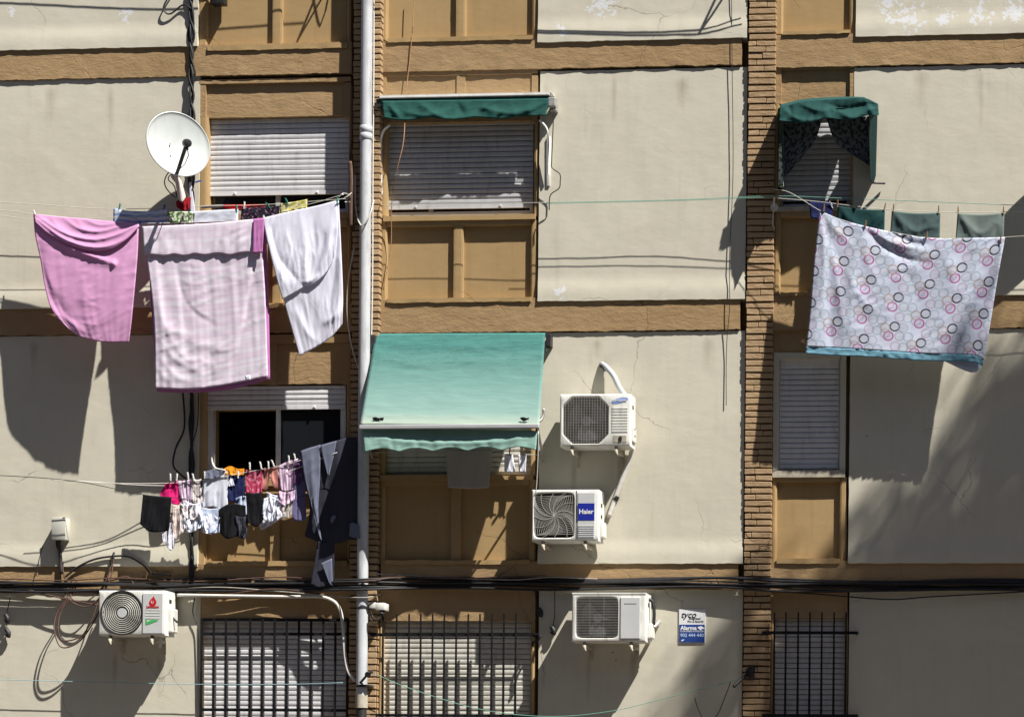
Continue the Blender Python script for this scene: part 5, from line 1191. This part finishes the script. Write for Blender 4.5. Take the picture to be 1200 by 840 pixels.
# pulley at the drainpipe foot
t = thing('pulley_arm', 'small dark pulley arm clamped to the foot of the drainpipe', 'bracket', P(430, 790, .2))
bm = bmesh.new(); ctube(bm, [(422, 800, .25), (428, 793, .27), (433, 788, .27), (437, 787, .26)], .014, 10); pbox(bm, 417, 801.5, 433, 804.5, .08, .235, .003); obj('arm', bm, MDKM, t, 50)
bm = bmesh.new(); c = P(431, 790, .27); tube(bm, [c-Vector((0, .015, 0)), c+Vector((0, .015, 0))], .03, 14); obj('wheel', bm, MIRON, t, 40)
# hanging plugs / fittings on the wall
def fitting(label, x, y, d=.05, cord=None):
    t = thing('cable_fitting', label, 'cable fitting', P(x, y, 0))
    bm = bmesh.new(); ctube(bm, [(x-1.5, y-4, d), (x+1, y+1, d+.01), (x+.5, y+5, d)], .026, 8); ctube(bm, [(x+3, y-2, d), (x-3, y+3, d+.02)], .012, 5); obj('plug', bm, MBLK, t, 180)
    if cord:
        bm = bmesh.new(); ctube(bm, [(x, y-4, d)]+cord, .005, 14, 6); obj('cord', bm, MBLK, t, 180)
fitting('black plug hanging from the bundle right of the spiked grille', 633, 717, .05, [(629, 706, .05), (626, 692, .08)])
fitting('black plug hanging on a straight cord left of the lined air conditioner', 648, 738, .05, [(650, 720, .05), (650, 692, .08)])
fitting('pair of black plugs hanging on the wall at far lower left', 8, 724, .05, [(8, 718, .05), (12, 700, .06)])
fitting('small black plug below the far left pair of plugs', 9, 741, .05, [(8, 734, .05), (8, 729, .05)])
t = thing('wall_hook', 'black iron hook on the wall edge right of the spiked grille', 'wall hook', P(627, 745, 0))
bm = bmesh.new(); ctube(bm, [(624, 742, .0), (626, 743, .1), (633, 744, .14), (630, 750, .14), (625, 752, .05), (624, 756, .0)], .012, 24); obj('hook', bm, MIRON, t, 180)
# junction box at left
X0, X1, Z0, Z1 = rect(61, 606, 76.5, 632, .14)
t = thing('junction_box', 'small pale grey junction box on the cream wall at left', 'junction box', ((X0+X1)/2, 0, Z0))
bm = bmesh.new(); box(bm, X0, X1, -.135, -.02, Z0, Z1, .008); obj('housing', bm, MBOX, t, 40)
bm = bmesh.new(); box(bm, X0-.004, X1+.004, -.149, -.1355, Z0-.003, Z1+.003, .006); obj('lid', bm, MBOX, t, 40)
bm = bmesh.new(); ctube(bm, [(69, 633, .07), (70, 642, .06), (71, 655, .05), (72, 672, .06)], .02, 12); ctube(bm, [(66, 632, .07), (67, 640, .06), (71, 648, .05)], .012, 8); obj('cable_tail', bm, MDKM, t, 180)
bm = bmesh.new(); c = P(79, 612, .1); 
t2 = tag(line('loose_cable', [(50, 640, .03), (46, 655, .04), (42, 675, .06)], .005, MBLK, 12), 'short dark cable tail on the wall left of the junction box', 'cable')
# little white lamp/camera near the pipe
X0, X1, Z0, Z1 = rect(440, 706, 451, 714.5, .25)
t = thing('security_camera', 'small white box camera on the pilaster beside the drainpipe', 'security camera', ((X0+X1)/2, -.1, Z0))
bm = bmesh.new(); box(bm, X0, X1, -.26, -.10, Z0, Z1, .008); obj('housing', bm, MAC, t, 40)
bm = bmesh.new(); tube(bm, [((X0+X1)/2+.01, -.2, Z0-.0), ((X0+X1)/2+.01, -.235, Z0-.045), ((X0+X1)/2+.01, -.24, Z0-.05)], .028, 14); obj('lens', bm, MBLK, t, 40)
bm = bmesh.new(); pbox(bm, 432, 705, 440, 712.5, .09, .17, .006); obj('mount', bm, MAC, t, 40)
bm = bmesh.new(); ctube(bm, [(434, 713, .13), (437, 722, .12), (442, 725, .12), (447, 720, .13), (447, 714, .15)], .005, 16, 6); ctube(bm, [(432, 714, .12), (436, 727, .11), (443, 728, .11)], .004, 12, 6); obj('wiring', bm, MWHC, t, 180)

# ------------------------------------------------------------------ out of frame casters: floor above
t = thing('line_bracket', 'steel washing line bracket above the top left window panels', 'bracket', P(400, -60, .05))
bm = bmesh.new(); ctube(bm, [(413, -110, .05), (411, -112, .4)], .012, 6); ctube(bm, [(413, -75, .05), (411, -111, .38)], .01, 6); ctube(bm, [(412, -90, .1), (412, -60, .2), (409, -112, .25)], .007, 10); obj('arm', bm, MDKM, t, 60)
wire([(-170, -65, .22), (0, -68, .22), (220, -60, .22), (405, -100, .3)], .0055, MWHL, 'washing line of the top floor at left', group=GW)
wire([(446, -32, .22), (640, -30, .22), (835, -36, .24), (905, -60, .25)], .005, MWHL, 'washing line of the top floor left of the brick pilaster', group=GW)
wire([(446, -23, .21), (640, -23, .21), (835, -28, .23), (905, -50, .25)], .005, MWHL, 'second washing line of the top floor left of the brick pilaster', group=GW)
t = thing('line_bracket', 'steel washing line bracket above the middle cream wall', 'bracket', P(880, -60, .05))
bm = bmesh.new(); ctube(bm, [(884, -98, .05), (882, -100, .42)], .014, 6); ctube(bm, [(884, -62, .05), (882, -98, .4)], .012, 6); obj('arm', bm, MDKM, t, 60)
t = thing('line_bracket', 'steel washing line bracket beside the top left vertical cables', 'bracket', P(244, -60, .05))
bm = bmesh.new(); pbox(bm, 246, -20, 262, 4, .0, .12, .004); ctube(bm, [(250, -20, .05), (252, -70, .2)], .012, 6); obj('arm', bm, MDKM, t, 60)
dish('unseen satellite dish added right of the frame to cast a rounded shadow', P(1262, 150, .40), Vector((.5, -.85, .2)).normalized())  # added out of view for the rounded shadow at the right edge

# street tree out of frame to the right; its crown shades the lower right of the facade
rt = random.Random(21)
TC = P(1190, 760, 0)
base = TC+5.0*Vector((1.65, -1, 2.93))
t = thing('tree', 'tall leafy street tree standing right of the facade', 'tree', (base.x, base.y, 0))
bm = bmesh.new()
tube(bm, [(base.x, base.y, 0), (base.x+.1, base.y, 5), (base.x, base.y+.1, 10), (base.x-.05, base.y, base.z)], [.22, .19, .15, .06], 12)
clumps = []
for k in range(120):
    while True:
        px, py = rt.uniform(985, 1420), rt.uniform(380, 1150)
        e = ((px-1235)/240)**2+((py-800)/400)**2
        if e < 1 and rt.random() < (1 if py > 690 else .6 if py > 560 else .36): break
    w = P(px, py, 0); tt = rt.uniform(4.4, 5.9); c = w+tt*Vector((1.65, -1, 2.93)); clumps.append((c, py))
    if k % 5 == 0: tube(bm, [(base.x, base.y, max(8, c.z-2.5)), ((base.x+c.x)/2, (base.y+c.y)/2, c.z-1.0), tuple(c)], [.06, .04, .015], 6)
for px, py in ((925, 770), (950, 800), (970, 760), (935, 830), (960, 850), (985, 820), (915, 860), (995, 770), (945, 745), (980, 880), (838, 775), (846, 800), (828, 830), (950, 905), (925, 940)):
    c = P(px, py, 0)+rt.uniform(5.2, 5.9)*Vector((1.65, -1, 2.93)); clumps.append((c, 690))
    tube(bm, [(base.x, base.y, max(8, c.z-2.5)), ((base.x+c.x)/2, (base.y+c.y)/2, c.z-1.0), tuple(c)], [.06, .04, .015], 6)
obj('trunk', bm, MBARK, t, 60)
bm = bmesh.new()
for c, py in clumps:
    for i in range(88 if py > 700 else 60):
        g = c+Vector((rt.gauss(0, .19), rt.gauss(0, .22), rt.gauss(0, .22)))
        a = Vector((rt.gauss(0, 1), rt.gauss(0, 1), rt.gauss(0, 1))).normalized(); b = a.orthogonal().normalized(); s = rt.uniform(.05, .10)
        bm.faces.new([bm.verts.new(g+q) for q in (a*s*1.5, b*s*.7+a*.2*s, -a*s*1.4, -b*s*.7+a*.2*s)])
obj('crown', bm, MLEAF, t)
